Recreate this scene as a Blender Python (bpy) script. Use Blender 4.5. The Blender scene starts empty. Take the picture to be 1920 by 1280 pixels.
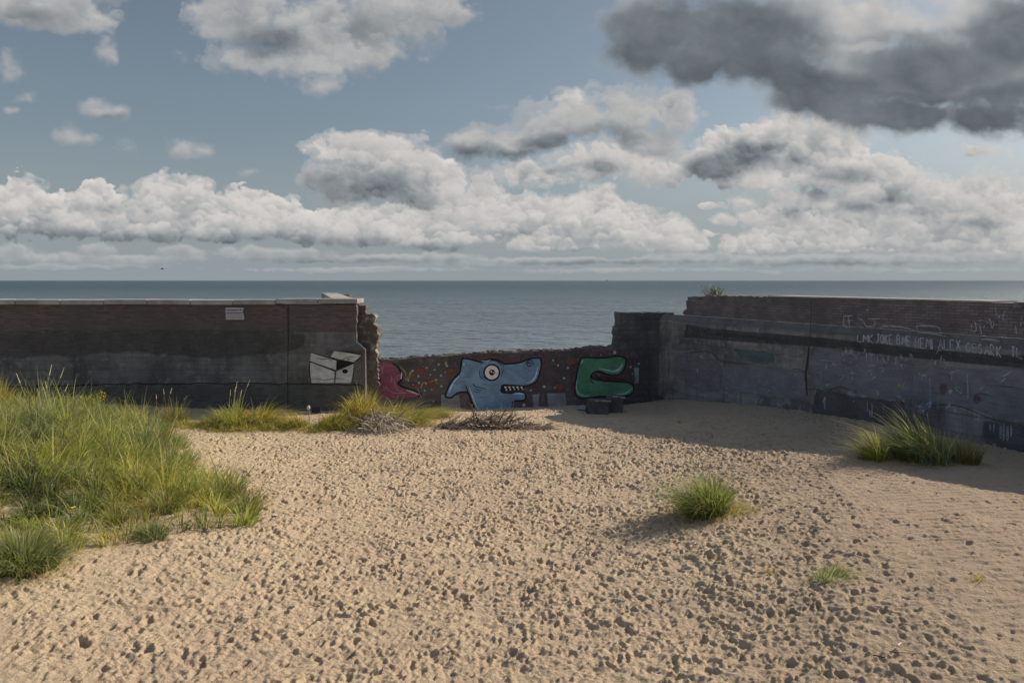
import bpy, bmesh, math, random
import numpy as np
from mathutils import Vector, Matrix
from mathutils.geometry import tessellate_polygon

random.seed(7)
RNG = np.random.default_rng(11)
SC = bpy.context.scene
COL = SC.collection
R = math.radians

# ------------------------------------------------------------------ camera
F_PX = 1387.0                      # focal length in photo pixels (1920 wide)
CAM_Z = 4.5
PITCH = math.atan(114.0 / F_PX)    # horizon 114 px above the picture's middle
cd = bpy.data.cameras.new('camera')
cam = bpy.data.objects.new('camera', cd)
COL.objects.link(cam)
cam.location = (0, 0, CAM_Z)
cam.rotation_euler = (math.pi / 2 - PITCH, 0, 0)
cd.sensor_fit = 'HORIZONTAL'
cd.sensor_width = 36.0
cd.lens = 36.0 * F_PX / 1920.0
cd.clip_start = 0.1
cd.clip_end = 200000.0
SC.camera = cam

SUN_EL, SUN_ROT = 34.0, 67.0       # degrees; rotation is clockwise from +Y

def ray(px, py):
    cx, cy = (px - 960.0) / F_PX, (640.0 - py) / F_PX
    return np.array([cx, math.cos(PITCH) + cy * math.sin(PITCH), -math.sin(PITCH) + cy * math.cos(PITCH)])

def azel(px, py):
    d = ray(px, py)
    return math.degrees(math.atan2(d[0], d[1])), math.degrees(math.asin(d[2] / np.linalg.norm(d)))

# ------------------------------------------------------------------ world
W = bpy.data.worlds.new('World')
SC.world = W
W.use_nodes = True
WT = W.node_tree
WT.nodes.clear()

class S:
    """A float socket with arithmetic; every operation adds a Math node."""
    tree = None
    def __init__(self, sock): self.s = sock
    def op(self, kind, *others):
        n = S.tree.nodes.new('ShaderNodeMath'); n.operation = kind
        for i, v in enumerate((self,) + others):
            if isinstance(v, S): S.tree.links.new(v.s, n.inputs[i])
            else: n.inputs[i].default_value = v
        return S(n.outputs[0])
    def __add__(a, b): return a.op('ADD', b)
    def __radd__(a, b): return a.op('ADD', b)
    def __sub__(a, b): return a.op('SUBTRACT', b)
    def __rsub__(a, b): return a * -1.0 + b
    def __mul__(a, b): return a.op('MULTIPLY', b)
    def __rmul__(a, b): return a.op('MULTIPLY', b)
    def max(a, b): return a.op('MAXIMUM', b)
    def min(a, b): return a.op('MINIMUM', b)
    def sqrt(a): return a.op('SQRT')
    def clamp(a):
        n = S.tree.nodes.new('ShaderNodeClamp'); S.tree.links.new(a.s, n.inputs[0]); return S(n.outputs[0])
    def ramp(a, lo, hi, smooth=True):
        n = S.tree.nodes.new('ShaderNodeMapRange'); n.interpolation_type = 'SMOOTHSTEP' if smooth else 'LINEAR'
        S.tree.links.new(a.s, n.inputs['Value'])
        n.inputs['From Min'].default_value = lo; n.inputs['From Max'].default_value = hi
        return S(n.outputs['Result'])

def node(tree, kind, **kw):
    n = tree.nodes.new(kind)
    for k, v in kw.items():
        if hasattr(n, k): setattr(n, k, v)
        else: n.inputs[k].default_value = v
    return n

def combine(tree, x, y, z):
    n = tree.nodes.new('ShaderNodeCombineXYZ')
    for i, v in enumerate((x, y, z)):
        if isinstance(v, S): tree.links.new(v.s, n.inputs[i])
        else: n.inputs[i].default_value = v
    return n.outputs[0]

def noise(tree, vec, scale, detail=6, rough=0.55, dist=0.0, out=0):
    n = node(tree, 'ShaderNodeTexNoise', Scale=scale, Detail=detail, Roughness=rough, Distortion=dist)
    tree.links.new(vec, n.inputs['Vector'])
    return S(n.outputs[out])

def mixc(tree, fac, a, b, blend='MIX'):
    n = tree.nodes.new('ShaderNodeMix'); n.data_type = 'RGBA'; n.blend_type = blend
    for i, v in ((0, fac), (6, a), (7, b)):
        if isinstance(v, S): v = v.s
        if hasattr(v, 'links') or hasattr(v, 'is_linked'): tree.links.new(v, n.inputs[i])
        elif i == 0: n.inputs[0].default_value = v
        else: n.inputs[i].default_value = (*v, 1)
    return n.outputs[2]

S.tree = WT
tc = WT.nodes.new('ShaderNodeTexCoord')
sx = WT.nodes.new('ShaderNodeSeparateXYZ')
WT.links.new(tc.outputs['Generated'], sx.inputs[0])
dx, dy, dz = S(sx.outputs[0]), S(sx.outputs[1]), S(sx.outputs[2])
AZ = dx.op('ARCTAN2', dy) * 57.2958
EL = dz.clamp().op('ARCSINE') * 57.2958
# ---- clouds: computed as a map over azimuth and elevation
def perlin2(x, y, seed):
    xi = np.floor(x).astype(np.int64); yi = np.floor(y).astype(np.int64)
    xf = (x - xi).astype(np.float32); yf = (y - yi).astype(np.float32)
    tab = np.random.default_rng(seed).random(4096).astype(np.float32) * 6.2832
    ct, st = np.cos(tab), np.sin(tab)
    u = xf * xf * xf * (xf * (xf * 6 - 15) + 10); v = yf * yf * yf * (yf * (yf * 6 - 15) + 10)
    def g(i, j):
        k = ((xi + i) * 73856093 ^ (yi + j) * 19349663) & 4095
        return ct[k] * (xf - i) + st[k] * (yf - j)
    a = g(0, 0); a += u * (g(1, 0) - a)
    b = g(0, 1); b += u * (g(1, 1) - b)
    return a + v * (b - a)

def fbm(x, y, octs, seed, gain=0.5, bill=False):
    s = 0; amp = 1.0; tot = 0
    for o in range(octs):
        n = perlin2(x, y, seed + o)
        s = s + amp * (np.abs(n) * 2 - 0.45 if bill else n)
        tot += amp; amp *= gain; x = x * 2.03 + 5.1; y = y * 2.03 + 2.7
    return s / tot

def sstep(a, b, x):
    t = np.clip((x - a) / (b - a), 0, 1)
    return t * t * (3 - 2 * t)

AZ0, AZ1, EL0, EL1, CW, CH = -44.0, 44.0, -0.6, 30.0, 1500, 540
def cloud_map():
    az = np.radians(np.linspace(AZ0, AZ1, CW, dtype=np.float64))[None, :]
    el = np.radians(np.linspace(EL0, EL1, CH, dtype=np.float64))[:, None]
    dxx = np.sin(az) * np.cos(el); dyy = np.cos(az) * np.cos(el); dzz = np.sin(el) + 0 * az
    fw = dyy * math.cos(PITCH) - dzz * math.sin(PITCH); up = dyy * math.sin(PITCH) + dzz * math.cos(PITCH)
    X = (960 + F_PX * dxx / fw).astype(np.float32); Y = (640 - F_PX * up / fw).astype(np.float32)
    H = 526.0 - Y                                        # height over the horizon
    out = np.zeros((CH, CW, 3), np.float32); alpha = np.zeros((CH, CW), np.float32)
    Wx1 = fbm(X / 170, Y / 150, 4, 100); Wy1 = fbm(X / 170 + 9, Y / 150, 4, 200)
    Wx2 = fbm(X / 45, Y / 40, 4, 300); Wy2 = fbm(X / 45 + 9, Y / 40, 4, 400)
    F1 = fbm(X / 60, Y / 50, 6, 500, 0.58)
    F2 = fbm(X / 190, Y / 110, 5, 540, 0.5)
    B_big = fbm(X / 95 + Wx2 * .35, Y / 80 + Wy2 * .35, 5, 600, 0.5, True)
    B_sml = fbm(X / 46 + Wx2 * .35, Y / 40 + Wy2 * .35, 5, 640, 0.52, True)
    BL_s = fbm(X / 46 + Wx2 * .3, Y / 40 + Wy2 * .3, 2, 640, 0.5, True); BL_b = fbm(X / 95 + Wx2 * .3, Y / 80 + Wy2 * .3, 2, 600, 0.5, True)
    N3 = fbm(X / 16, Y / 14, 4, 900, .55); N4 = fbm(X / 16 + 40, Y / 14, 4, 950, .55)
    PR = np.random.default_rng(5)
    iy_ = lambda yv: int(round((math.degrees(math.atan((526 - yv) / F_PX)) - EL0) / (EL1 - EL0) * (CH - 1)))
    def blobs(lst, wp, soft=0.0):
        acc = np.full(X.shape, -1.0, np.float32)
        xx = X + Wx1 * wp * 1.6 + Wx2 * wp * .8; yy = Y + Wy1 * wp + Wy2 * wp * .7
        for b in lst:
            w = b[5] if len(b) > 5 else 1.0
            m = (np.abs(xx - b[0]) < b[2] * 2.2) & (yy > b[1] - b[3] * 2.2) & (yy < b[1] + b[4] * 2.2)
            r0, r1 = np.where(m.any(1))[0][[0, -1]] if m.any() else (0, -1)
            sl_ = slice(r0, r1 + 1)
            u = (xx[sl_] - b[0]) / b[2]; d = yy[sl_] - b[1]
            v = np.where(d < 0, d / b[3], d / b[4])
            c = w * (1 - np.sqrt(u * u + v * v))
            a = acc[sl_]
            # soft maximum
            k = 0.12
            h = np.clip(0.5 + 0.5 * (c - a) / k, 0, 1)
            acc[sl_] = a + (c - a) * h + k * h * (1 - h)
        return acc
    def march(dens, reach, sx_, sy_, steps=14):
        """Mean density on the way to the sun, up and to the right over the map."""
        tot = np.zeros_like(dens)
        for i in range(1, steps + 1):
            f = (i / steps) ** 1.4 * reach
            ox, oy = int(round(f * sx_)), int(round(f * sy_))
            sh = np.roll(np.roll(dens, -ox, 1), -oy, 0)
            if oy > 0: sh[-oy:] = dens[-1:]
            tot += sh
        return tot / steps
    def layer(cover, dark, glow, wp, nz, bl, bump, edge, reach, bright, deep, alb=1.0, veil=0.0, amax=1.0, k_sh=1.1, rl=.12, f2=.3, puffs=None, dn=1.0):
        nonlocal out, alpha
        c0 = blobs(cover, wp)
        bil = B_sml if bl == 's' else B_big
        f = c0 + bil * bump + F1 * nz + F2 * nz * .5
        den = sstep(0.0, edge, f)
        body = sstep(-0.05, 0.85, f)
        relief = sstep(-.45, .45, bil + F1 * .6)
        sh = march(den * (0.15 + 0.55 * body + 0.75 * relief), reach, 0.30, 0.95)
        d = blobs(dark, wp * .8) if dark else np.full(X.shape, -1.0, np.float32)
        d = sstep(-0.15, 0.85, d + (F1 * .55 + F2 * .5 + bil * .25) * dn)
        g = blobs(glow, wp) if glow else np.full(X.shape, -1.0, np.float32)
        g = sstep(-0.1, 0.8, g + F1 * .5)
        gy, gx = np.gradient((BL_s if bl == 's' else BL_b) * 1.0 + np.clip(c0, 0, .6) * 1.2)
        rel = np.tanh(-(gx * 0.45 + gy * 0.9) * 16.0) * sstep(0.0, .25, f)
        lit = np.exp(-k_sh * sh) * 1.3 - 0.2
        lum = deep + (bright - deep) * np.clip(0.1 + 0.85 * lit + rel * rl + F1 * .2 + F2 * f2 + g * .35, 0, 1.5)
        lum = lum * (1 - d) + d * (0.158 + 0.055 * F1 + 0.11 * F2 + .03 * bil + 0.04 * rel * rl / .12 + .20 * g)
        if puffs:
            n_p, rmin, rmax, fl = puffs
            ok = np.argwhere(f > 0.02)
            pick = ok[PR.integers(0, len(ok), n_p)]
            rad = rmin + (rmax - rmin) * PR.random(n_p) ** 1.8
            py_ = Y[pick[:, 0], pick[:, 1]]
            for k in np.argsort(py_):
                r = rad[k]; j0, i0 = pick[k]
                x0, y0 = X[j0, i0], Y[j0, i0]
                hw = int(r * 1.9 * CW / 2150) + 2; hh = int(r * 1.7 * CH / 770) + 2
                ja, jb, ia, ib = max(0, j0 - hh), min(CH, j0 + hh), max(0, i0 - hw), min(CW, i0 + hw)
                w = (slice(ja, jb), slice(ia, ib))
                u = (X[w] - x0) / (r * 1.25) + N3[w] * .75 + Wx2[w] * .5; v = (Y[w] - y0) / r + N4[w] * .75 + Wy2[w] * .5
                q = np.sqrt(u * u + v * v)
                a_ = sstep(1.0, .78, q) * sstep(.75, -.35, v) * fl
                up = np.clip(.55 - v * .62 + u * .14, 0, 1.1) * np.clip(.55 + .45 * lit[w] + .35, .4, 1)
                lp = (deep + (bright - deep) * up) * (1 - d[w] * .85) + (.165 + .06 * up) * d[w] * .85
                lum[w] = lum[w] * (1 - a_) + lp * a_
                den[w] = np.maximum(den[w], a_ * sstep(-.25, 0.0, f[w]))
        t = np.clip((lum - 0.15) / 0.4, 0, 1)[..., None]
        col = lum[..., None] * ((1 - t) * np.array([0.88, 1.0, 1.10]) + t * np.array([1.035, 1.0, 0.965]))
        fog = veil * np.clip(1 - H / 130.0, 0, 1)[..., None]
        col = col * (1 - fog) + fog * np.array([0.315, 0.36, 0.385])
        a = (den * amax)[..., None]
        out = col * a + out * (1 - a)
        alpha = den * amax + alpha * (1 - den * amax)
    # thin far layer just over the sea
    layer([(20,478,60,20,16,.7),(110,484,80,14,12,.5),(185,470,40,18,14,.7),(340,478,70,20,14,.8),(430,474,40,18,14,.8),(465,478,35,28,22,.9),(600,492,160,10,8,.5),(900,496,260,8,8,.5),(1500,494,300,12,9,.6),(1300,482,120,10,8,.5),(1800,490,200,12,9,.6),(260,486,200,12,14,.8),(520,478,120,16,16,.8),(760,486,200,14,14,.8),(1010,490,200,12,12,.8),(1260,492,160,12,12,.8),(1500,488,180,14,12,.8),(1720,486,180,16,12,.85),(1880,484,120,18,14,.85),(100,500,300,7,8,.6),(700,506,400,6,7,.6),(1200,508,400,6,7,.6),(1700,506,300,7,7,.6)],
          [(600,492,300,10,8,.6),(1100,494,300,8,8,.6),(1600,496,300,8,8,.5)], None, 9, .5, 's', .45, .4, 14, .50, .30, veil=.40, amax=.9)
    # the long banks with flat bases
    layer([(20,400,95,70,46),(110,410,110,50,42),(190,370,45,35,30,.7),(330,380,85,52,60),(470,402,110,48,46),(250,424,170,45,28),(390,428,150,48,28),(560,430,90,45,28),(660,432,110,50,30),
           (740,435,160,58,34),(860,425,150,70,44),(980,420,130,56,52),(1110,402,85,46,72),(1135,378,28,30,40),(1050,430,140,60,46),(1180,425,60,40,46),(1225,435,70,42,38),(1262,440,40,36,34),(1295,458,40,22,16),
           (1420,460,70,24,16),(1465,445,60,36,28),(1540,448,100,46,28),(1500,425,40,30,30),(1660,452,120,38,24),(1780,455,140,46,20),(1890,448,90,56,28)],
          [(70,452,190,34,30,1.0),(280,454,200,36,28,1.05),(470,460,200,40,26,1.0),(640,466,180,34,24,.9),(800,472,200,24,20,.8),(1010,480,260,16,14,.7),(1180,484,160,10,12,.5),(1500,486,160,12,10,.5),(1700,486,260,12,10,.55),(190,395,70,14,14,.5),(60,420,60,12,12,.5),(420,425,80,12,12,.4),(960,440,60,10,10,.4),(1120,450,60,10,10,.35)],
          [(1120,410,120,60,40,.5),(1250,430,60,40,40,.5),(1500,440,120,40,40,.4),(60,380,80,50,50,.4),(330,355,60,25,25,.4)], 11, .55, 's', .55, .10, 26, .64, .27, veil=.18, puffs=(430, 6, 36, .68))
    # middle distance: towering cumulus, the mass on the right, scattered wisps
    layer([(655,278,80,32,30),(700,285,60,34,40),(745,312,90,55,60),(650,345,85,62,50),(700,330,80,60,60),(790,345,80,65,50),(830,360,60,50,30),(910,352,60,18,16,.6),(870,410,120,22,22,.5),
           (1130,305,110,42,36,.8),(1000,328,100,25,22,.6),(1230,322,100,42,34,.8),(1040,345,80,18,18,.5),
           (1385,300,110,60,52),(1470,255,110,42,50),(1540,262,60,50,60),(1440,325,100,55,40),(1560,300,110,70,60),(1640,340,120,66,52),(1740,380,130,58,58),(1860,400,130,72,60),(1500,385,110,36,32,.9),(1450,405,70,28,24,.8),(1600,405,170,46,46),(1770,420,160,40,40),
           (1330,385,26,11,9,.8),(1362,412,26,12,9,.8),(1335,440,22,9,8,.7),(1390,380,40,14,12,.6),(1840,285,50,16,14,.45),(1885,340,30,12,12,.4)],
          [(625,350,80,60,50,1.0),(700,350,110,55,55,.85),(780,380,80,40,30,.5),(1480,300,60,20,20,.5),(1350,360,80,16,16,.5),(1480,400,60,14,14,.5),(1340,318,75,38,28,1.25),(1410,298,75,46,34,1.1),(1580,330,75,26,22,.8),(1540,360,60,22,18,.7),(1670,370,70,20,20,.6),(1130,315,60,18,18,.6),(1040,322,60,14,14,.5),(1620,388,60,16,14,.6),(1830,420,70,14,14,.5),(1720,400,80,14,14,.4)],
          [(745,275,40,20,20,.9),(700,262,50,16,16,.6),(840,300,40,50,40,.6),(1450,245,100,40,30,.5),(1600,300,100,50,50,.45),(1800,370,100,40,40,.35)], 16, .72, 's', .55, .20, 34, .62, .28, veil=.08, puffs=(240, 8, 46, .5))
    layer([(195,105,22,36,30,.7),(178,203,46,32,24,.85),(215,205,36,24,22,.7),(125,256,50,34,24,.9),(165,262,34,22,18,.6),(240,278,46,24,18,.55),(350,282,36,28,20,.75),(375,284,30,18,16,.6),(465,326,36,10,10,.55),(600,165,50,20,20,.55),(925,200,44,9,10,.4),(52,186,25,10,10,.4),(330,95,50,16,16,.3),(10,125,36,36,34,.5),(20,205,30,8,8,.35)],
          [(190,218,60,10,20,.5),(140,275,60,10,16,.4)], None, 18, .75, 's', .30, .8, 30, .48, .30, amax=.9)
    # nearer: the diagonal roll and the two clouds on the upper left
    layer([(868,268,52,42,36),(950,268,80,38,38),(1030,240,75,48,56),(1095,212,75,52,62),(1190,210,90,56,66),(1268,205,58,50,60),(1225,262,80,38,44),
           (60,10,170,70,60),(150,40,80,48,34),
           (450,25,125,90,80),(600,60,190,100,86),(740,25,150,80,80),(820,15,62,60,60),(490,105,85,36,42),(580,118,110,30,32),(690,95,90,36,36)],
          [(880,285,75,26,30,1.15),(965,290,95,20,22,1.05),(1060,262,75,24,25,.8),(1150,248,75,22,24,.6),(1010,270,60,20,20,.8),
           (510,75,92,44,44,1.25),(640,60,120,40,40,.35),(790,40,80,36,36,.35),(60,30,160,36,36,.35),(430,30,60,30,30,.3)],
          [(1100,178,60,20,22,.7),(1030,205,45,20,20,.6),(860,238,40,20,20,.5),(1230,180,60,20,20,.4),(400,20,50,60,60,.3),(580,130,120,30,30,.3)], 22, .72, 'b', .45, .50, 40, .52, .27, rl=.1, f2=.75, puffs=(120, 14, 50, .4))
    # the great dark cloud
    layer([(1225,55,130,110,92),(1190,100,90,80,66),(1330,120,150,90,56),(1440,130,130,90,60),(1400,80,190,140,84),(1500,150,130,90,72),(1600,140,190,130,108),(1760,120,220,150,136),(1890,120,190,180,142),(1570,195,120,40,38),(1700,215,190,56,54),(1850,220,190,56,52),(1520,190,120,50,46),(1720,165,190,80,70),(1860,150,150,100,80),(1620,60,200,100,60),(1870,40,180,100,90),(1500,30,140,80,60)],
          [(1220,90,150,110,70,1.6),(1340,120,190,90,56,1.6),(1160,60,70,70,60,1.1),(1430,120,170,100,60,1.3),(1580,185,190,60,66,1.6),(1720,210,210,60,66,1.7),(1880,210,210,80,66,1.6),(1760,130,220,90,80,1.1),(1900,70,140,110,100,1.25),(1330,50,220,90,70,1.6),(1450,80,140,90,70,1.4),(1500,160,120,60,50,1.4),(1730,150,160,50,60,1.2),(1470,130,120,60,50,1.3)],
          [(1715,28,150,46,38,1.7),(1600,45,70,40,30,1.2),(1620,85,60,18,16,1.0),(1800,20,80,36,36,.9)], 22, .55, 'b', .30, .62, 30, .50, .25, k_sh=.8, rl=.03, f2=.9, dn=.55)
    return out, alpha

_rgb, _al = cloud_map()
_img = bpy.data.images.new('cloud_map', CW, CH, alpha=True, float_buffer=True)
_img.colorspace_settings.name = 'Non-Color'
_img.alpha_mode = 'CHANNEL_PACKED'
_buf = np.empty((CH, CW, 4), np.float32)
_buf[..., :3] = _rgb / np.maximum(_al, 1e-3)[..., None]; _buf[..., 3] = _al
_img.pixels.foreach_set(_buf.ravel()); _img.update()
U = (AZ - AZ0) * (1 / (AZ1 - AZ0)); V = (EL - EL0) * (1 / (EL1 - EL0))
ti = node(WT, 'ShaderNodeTexImage', interpolation='Cubic', extension='EXTEND', image=_img)
WT.links.new(combine(WT, U, V, 0.0), ti.inputs['Vector'])
# plainer broken cloud over the rest of the sky
out_of_view = (AZ.op('ABSOLUTE').ramp(36, 43)).max(EL.ramp(24, 29.5))
dvec = combine(WT, dx, dy, dz)
wn = noise(WT, dvec, 2.4, 5, 0.55)
wild = wn.ramp(0.50, 0.70) * 0.75
dens = S(ti.outputs['Alpha']) * (out_of_view * -1.0 + 1.0) + wild * out_of_view
wcol = mixc(WT, wn.ramp(0.5, 0.75), (0.36, 0.365, 0.37), (0.20, 0.215, 0.23))
cloudc = mixc(WT, out_of_view, ti.outputs['Color'], wcol)

SKY_STRENGTH = 0.10
sky = node(WT, 'ShaderNodeTexSky', sky_type='NISHITA', sun_disc=False, sun_elevation=R(SUN_EL), sun_rotation=R(SUN_ROT), altitude=0.0, air_density=1.0, dust_density=1.5, ozone_density=1.5)
hs = node(WT, 'ShaderNodeHueSaturation', Hue=0.488, Saturation=0.74, Value=0.74)
WT.links.new(sky.outputs[0], hs.inputs['Color'])
# sea haze low over the horizon
air = mixc(WT, EL.ramp(11.0, 0.0) * 0.85, hs.outputs[0], tuple(c / SKY_STRENGTH for c in (0.300, 0.352, 0.385)))
clouds = mixc(WT, 1.0, cloudc, tuple([1 / SKY_STRENGTH] * 3), 'MULTIPLY')
tot = mixc(WT, dens, air, clouds)
# sky out of view brightened and blued, added as fill for the shade
tot = mixc(WT, out_of_view, tot, mixc(WT, 1.0, tot, (1.22, 1.27, 1.40), 'MULTIPLY'))
bg = node(WT, 'ShaderNodeBackground', Strength=SKY_STRENGTH)
WT.links.new(tot, bg.inputs['Color'])
wo = WT.nodes.new('ShaderNodeOutputWorld')
WT.links.new(bg.outputs[0], wo.inputs['Surface'])

# ------------------------------------------------------------------ sun, exposure
sl = bpy.data.lights.new('sun', 'SUN')
sl.energy = 4.9
sl.angle = R(0.5)
sl.color = (1.0, 0.86, 0.70)
sun = bpy.data.objects.new('sun', sl)
COL.objects.link(sun)
sdir = Vector((math.sin(R(SUN_ROT)) * math.cos(R(SUN_EL)), math.cos(R(SUN_ROT)) * math.cos(R(SUN_EL)), math.sin(R(SUN_EL))))
sun.rotation_euler = sdir.to_track_quat('Z', 'Y').to_euler()
sun.location = (30, 12, 30)
SC.view_settings.view_transform = 'Standard'
SC.view_settings.look = 'None'
SC.view_settings.exposure = 0.0
SC.view_settings.gamma = 1.0
# ------------------------------------------------------------------ helpers
def tag(o, label=None, cat=None, group=None, kind=None):
    if label: o['label'] = label
    if cat: o['category'] = cat
    if group: o['group'] = group
    if kind: o['kind'] = kind
    return o

def empty(name, loc=(0, 0, 0), rz=0.0):
    o = bpy.data.objects.new(name, None); COL.objects.link(o)
    o.location = loc; o.rotation_euler = (0, 0, rz)
    o.empty_display_size = 0.2
    return o

def mesh_obj(name, verts, faces, mat=None, parent=None, smooth=False, cols=None):
    me = bpy.data.meshes.new(name)
    verts = np.asarray(verts, np.float32)
    if isinstance(faces, np.ndarray):
        nf, k = faces.shape
        me.vertices.add(len(verts)); me.vertices.foreach_set('co', verts.ravel())
        me.loops.add(nf * k); me.polygons.add(nf)
        me.loops.foreach_set('vertex_index', faces.astype(np.int32).ravel())
        me.polygons.foreach_set('loop_start', np.arange(0, nf * k, k, dtype=np.int32))
        me.update(calc_edges=True)
    else:
        me.from_pydata([tuple(v) for v in verts], [], faces); me.update()
    if smooth: me.polygons.foreach_set('use_smooth', np.ones(len(me.polygons), bool))
    if cols is not None:
        at = me.color_attributes.new('Col', 'FLOAT_COLOR', 'POINT')
        c4 = np.ones((len(verts), 4), np.float32); c4[:, :3] = cols
        at.data.foreach_set('color', c4.ravel())
    if mat is not None: me.materials.append(mat)
    o = bpy.data.objects.new(name, me); COL.objects.link(o)
    if parent is not None: o.parent = parent
    return o

def new_mat(name):
    m = bpy.data.materials.new(name); m.use_nodes = True
    t = m.node_tree; t.nodes.clear(); S.tree = t
    out = t.nodes.new('ShaderNodeOutputMaterial')
    p = t.nodes.new('ShaderNodeBsdfPrincipled')
    t.links.new(p.outputs[0], out.inputs['Surface'])
    p.inputs['Roughness'].default_value = 0.9
    p.inputs['Specular IOR Level'].default_value = 0.2
    return m, t, p, out

def coords(t, scale=(1, 1, 1), loc=(0, 0, 0), which='Object'):
    c = t.nodes.new('ShaderNodeTexCoord'); mp = t.nodes.new('ShaderNodeMapping')
    mp.inputs['Scale'].default_value = scale; mp.inputs['Location'].default_value = loc
    t.links.new(c.outputs[which], mp.inputs['Vector'])
    return mp.outputs[0]

def bump(t, p, height, strength=0.4, dist=0.02):
    b = node(t, 'ShaderNodeBump', Strength=strength, Distance=dist)
    t.links.new(height.s, b.inputs['Height']); t.links.new(b.outputs[0], p.inputs['Normal'])
    return b

def fsmooth(a, b, x):
    return sstep(a, b, x)

# ------------------------------------------------------------------ lie of the land
def at_z(px, py, z):
    d = ray(px, py); t = (z - CAM_Z) / d[2]
    return d[0] * t, d[1] * t

CTRL = [  # photo pixel, height of the sand there
 (960,772,-.10),(830,772,-.08),(1060,763,-.10),(700,792,0),(960,900,0),(960,1100,0),(960,1280,0),(600,1280,.04),(300,1280,.08),(0,1280,.18),
 (500,1000,.10),(520,880,.05),(310,815,.15),(420,800,.03),(600,800,.0),(120,1085,.25),(0,1095,.35),(500,960,.10),(380,880,.22),
 (200,960,.5),(50,960,.62),(300,900,.5),(150,880,1.0),(0,880,1.1),(0,805,1.35),(130,805,1.20),(230,815,.75),(250,870,.75),(380,925,.42),
 (1290,785,.38),(1300,748,.25),(1240,772,-.08),(1390,752,.45),(1500,770,.62),(1600,797,.68),(1900,860,.70),(1900,928,.95),(1750,885,.81),(1600,848,.89),(1450,815,.62),(1370,798,.56),
 (1330,968,.36),(1200,900,.10),(1120,1000,.05),(1500,1000,.55),(1900,1050,.85),(1900,1280,.5),(1500,1280,.2),(1200,1280,.05),(1700,960,.76)]
_pts = [(*at_z(px, py, z), z) for px, py, z in CTRL]
_pts += [(-17, 24.6, .5), (-12, 24.6, .25), (-8, 24.6, .1), (-5.4, 24.8, .05), (-14, 28, 0), (0, 29, -.3), (9, 29, 0), (14, 24, .6), (14, 14, .9), (-15, 8, .8), (15, 6, .6), (0, 4, 0), (-8, 5, .2), (8, 5, .2)]
_pts = np.array(_pts)
def _tps():
    n = len(_pts); xy = _pts[:, :2]
    d2 = ((xy[:, None] - xy[None]) ** 2).sum(-1)
    K = np.where(d2 > 0, 0.5 * d2 * np.log(np.maximum(d2, 1e-9)), 0) + np.eye(n) * 0.6
    P = np.c_[np.ones(n), xy]
    A = np.block([[K, P], [P.T, np.zeros((3, 3))]])
    return np.linalg.solve(A, np.r_[_pts[:, 2], 0, 0, 0])
_tw = _tps()
# coarse table of the height, read back with bilinear interpolation
_TX = np.linspace(-18, 18, 181); _TY = np.linspace(4, 32, 141)
_gx, _gy = np.meshgrid(_TX, _TY)
_T = np.full(_gx.shape, _tw[-3]) + _tw[-2] * _gx + _tw[-1] * _gy
for (a_, b_, _z), w_ in zip(_pts, _tw[:-3]):
    r2 = (_gx - a_) ** 2 + (_gy - b_) ** 2
    _T += w_ * 0.5 * r2 * np.log(np.maximum(r2, 1e-9))
def g0(x, y):
    x = np.asarray(x, float); y = np.asarray(y, float)
    fx = np.clip((x + 18) / 0.2, 0, 179.999); fy = np.clip((y - 4) / 0.2, 0, 139.999)
    i, j = fx.astype(int), fy.astype(int); u, v = fx - i, fy - j
    z = (_T[j, i] * (1 - u) + _T[j, i + 1] * u) * (1 - v) + (_T[j + 1, i] * (1 - u) + _T[j + 1, i + 1] * u) * v
    z = z - 4.0 * fsmooth(29.5, 44, y) + 1.5 * fsmooth(0.0, -9.0, y)
    return z

def ground_at(px, py):
    """World point where the photo pixel's line of sight meets the sand."""
    d = ray(px, py); t0, z = 3.0, None
    ts = np.linspace(6, 60, 2400)
    h = CAM_Z + d[2] * ts - g0(d[0] * ts, d[1] * ts)
    k = np.argmax(h < 0)
    t = ts[k]
    return np.array([d[0] * t, d[1] * t, float(g0(d[0] * t, d[1] * t))])

def pix(x, y, z):
    c, s = math.cos(PITCH), math.sin(PITCH)
    f = y * c - (z - CAM_Z) * s; u = y * s + (z - CAM_Z) * c
    return 960 + F_PX * x / f, 640 - F_PX * u / f

# ------------------------------------------------------------------ sand
def inside(poly, x, y):
    r = np.zeros(np.shape(x), bool); n = len(poly)
    for k in range(n):
        (x1, y1), (x2, y2) = poly[k], poly[(k + 1) % n]
        c = ((y1 > y) != (y2 > y)) & (x < (x2 - x1) * (y - y1) / (y2 - y1 + 1e-12) + x1)
        r ^= c
    return r

GRASS_PX = [(-140,770),(60,770),(170,775),(250,790),(300,815),(330,850),(345,878),(400,905),(455,935),(490,962),(470,975),(400,985),(340,1000),(290,1012),(230,1000),(170,1025),(120,1045),(60,1060),(-140,1060)]
GRASS_POLY = [tuple(ground_at(*p)[:2]) for p in GRASS_PX]

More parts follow.
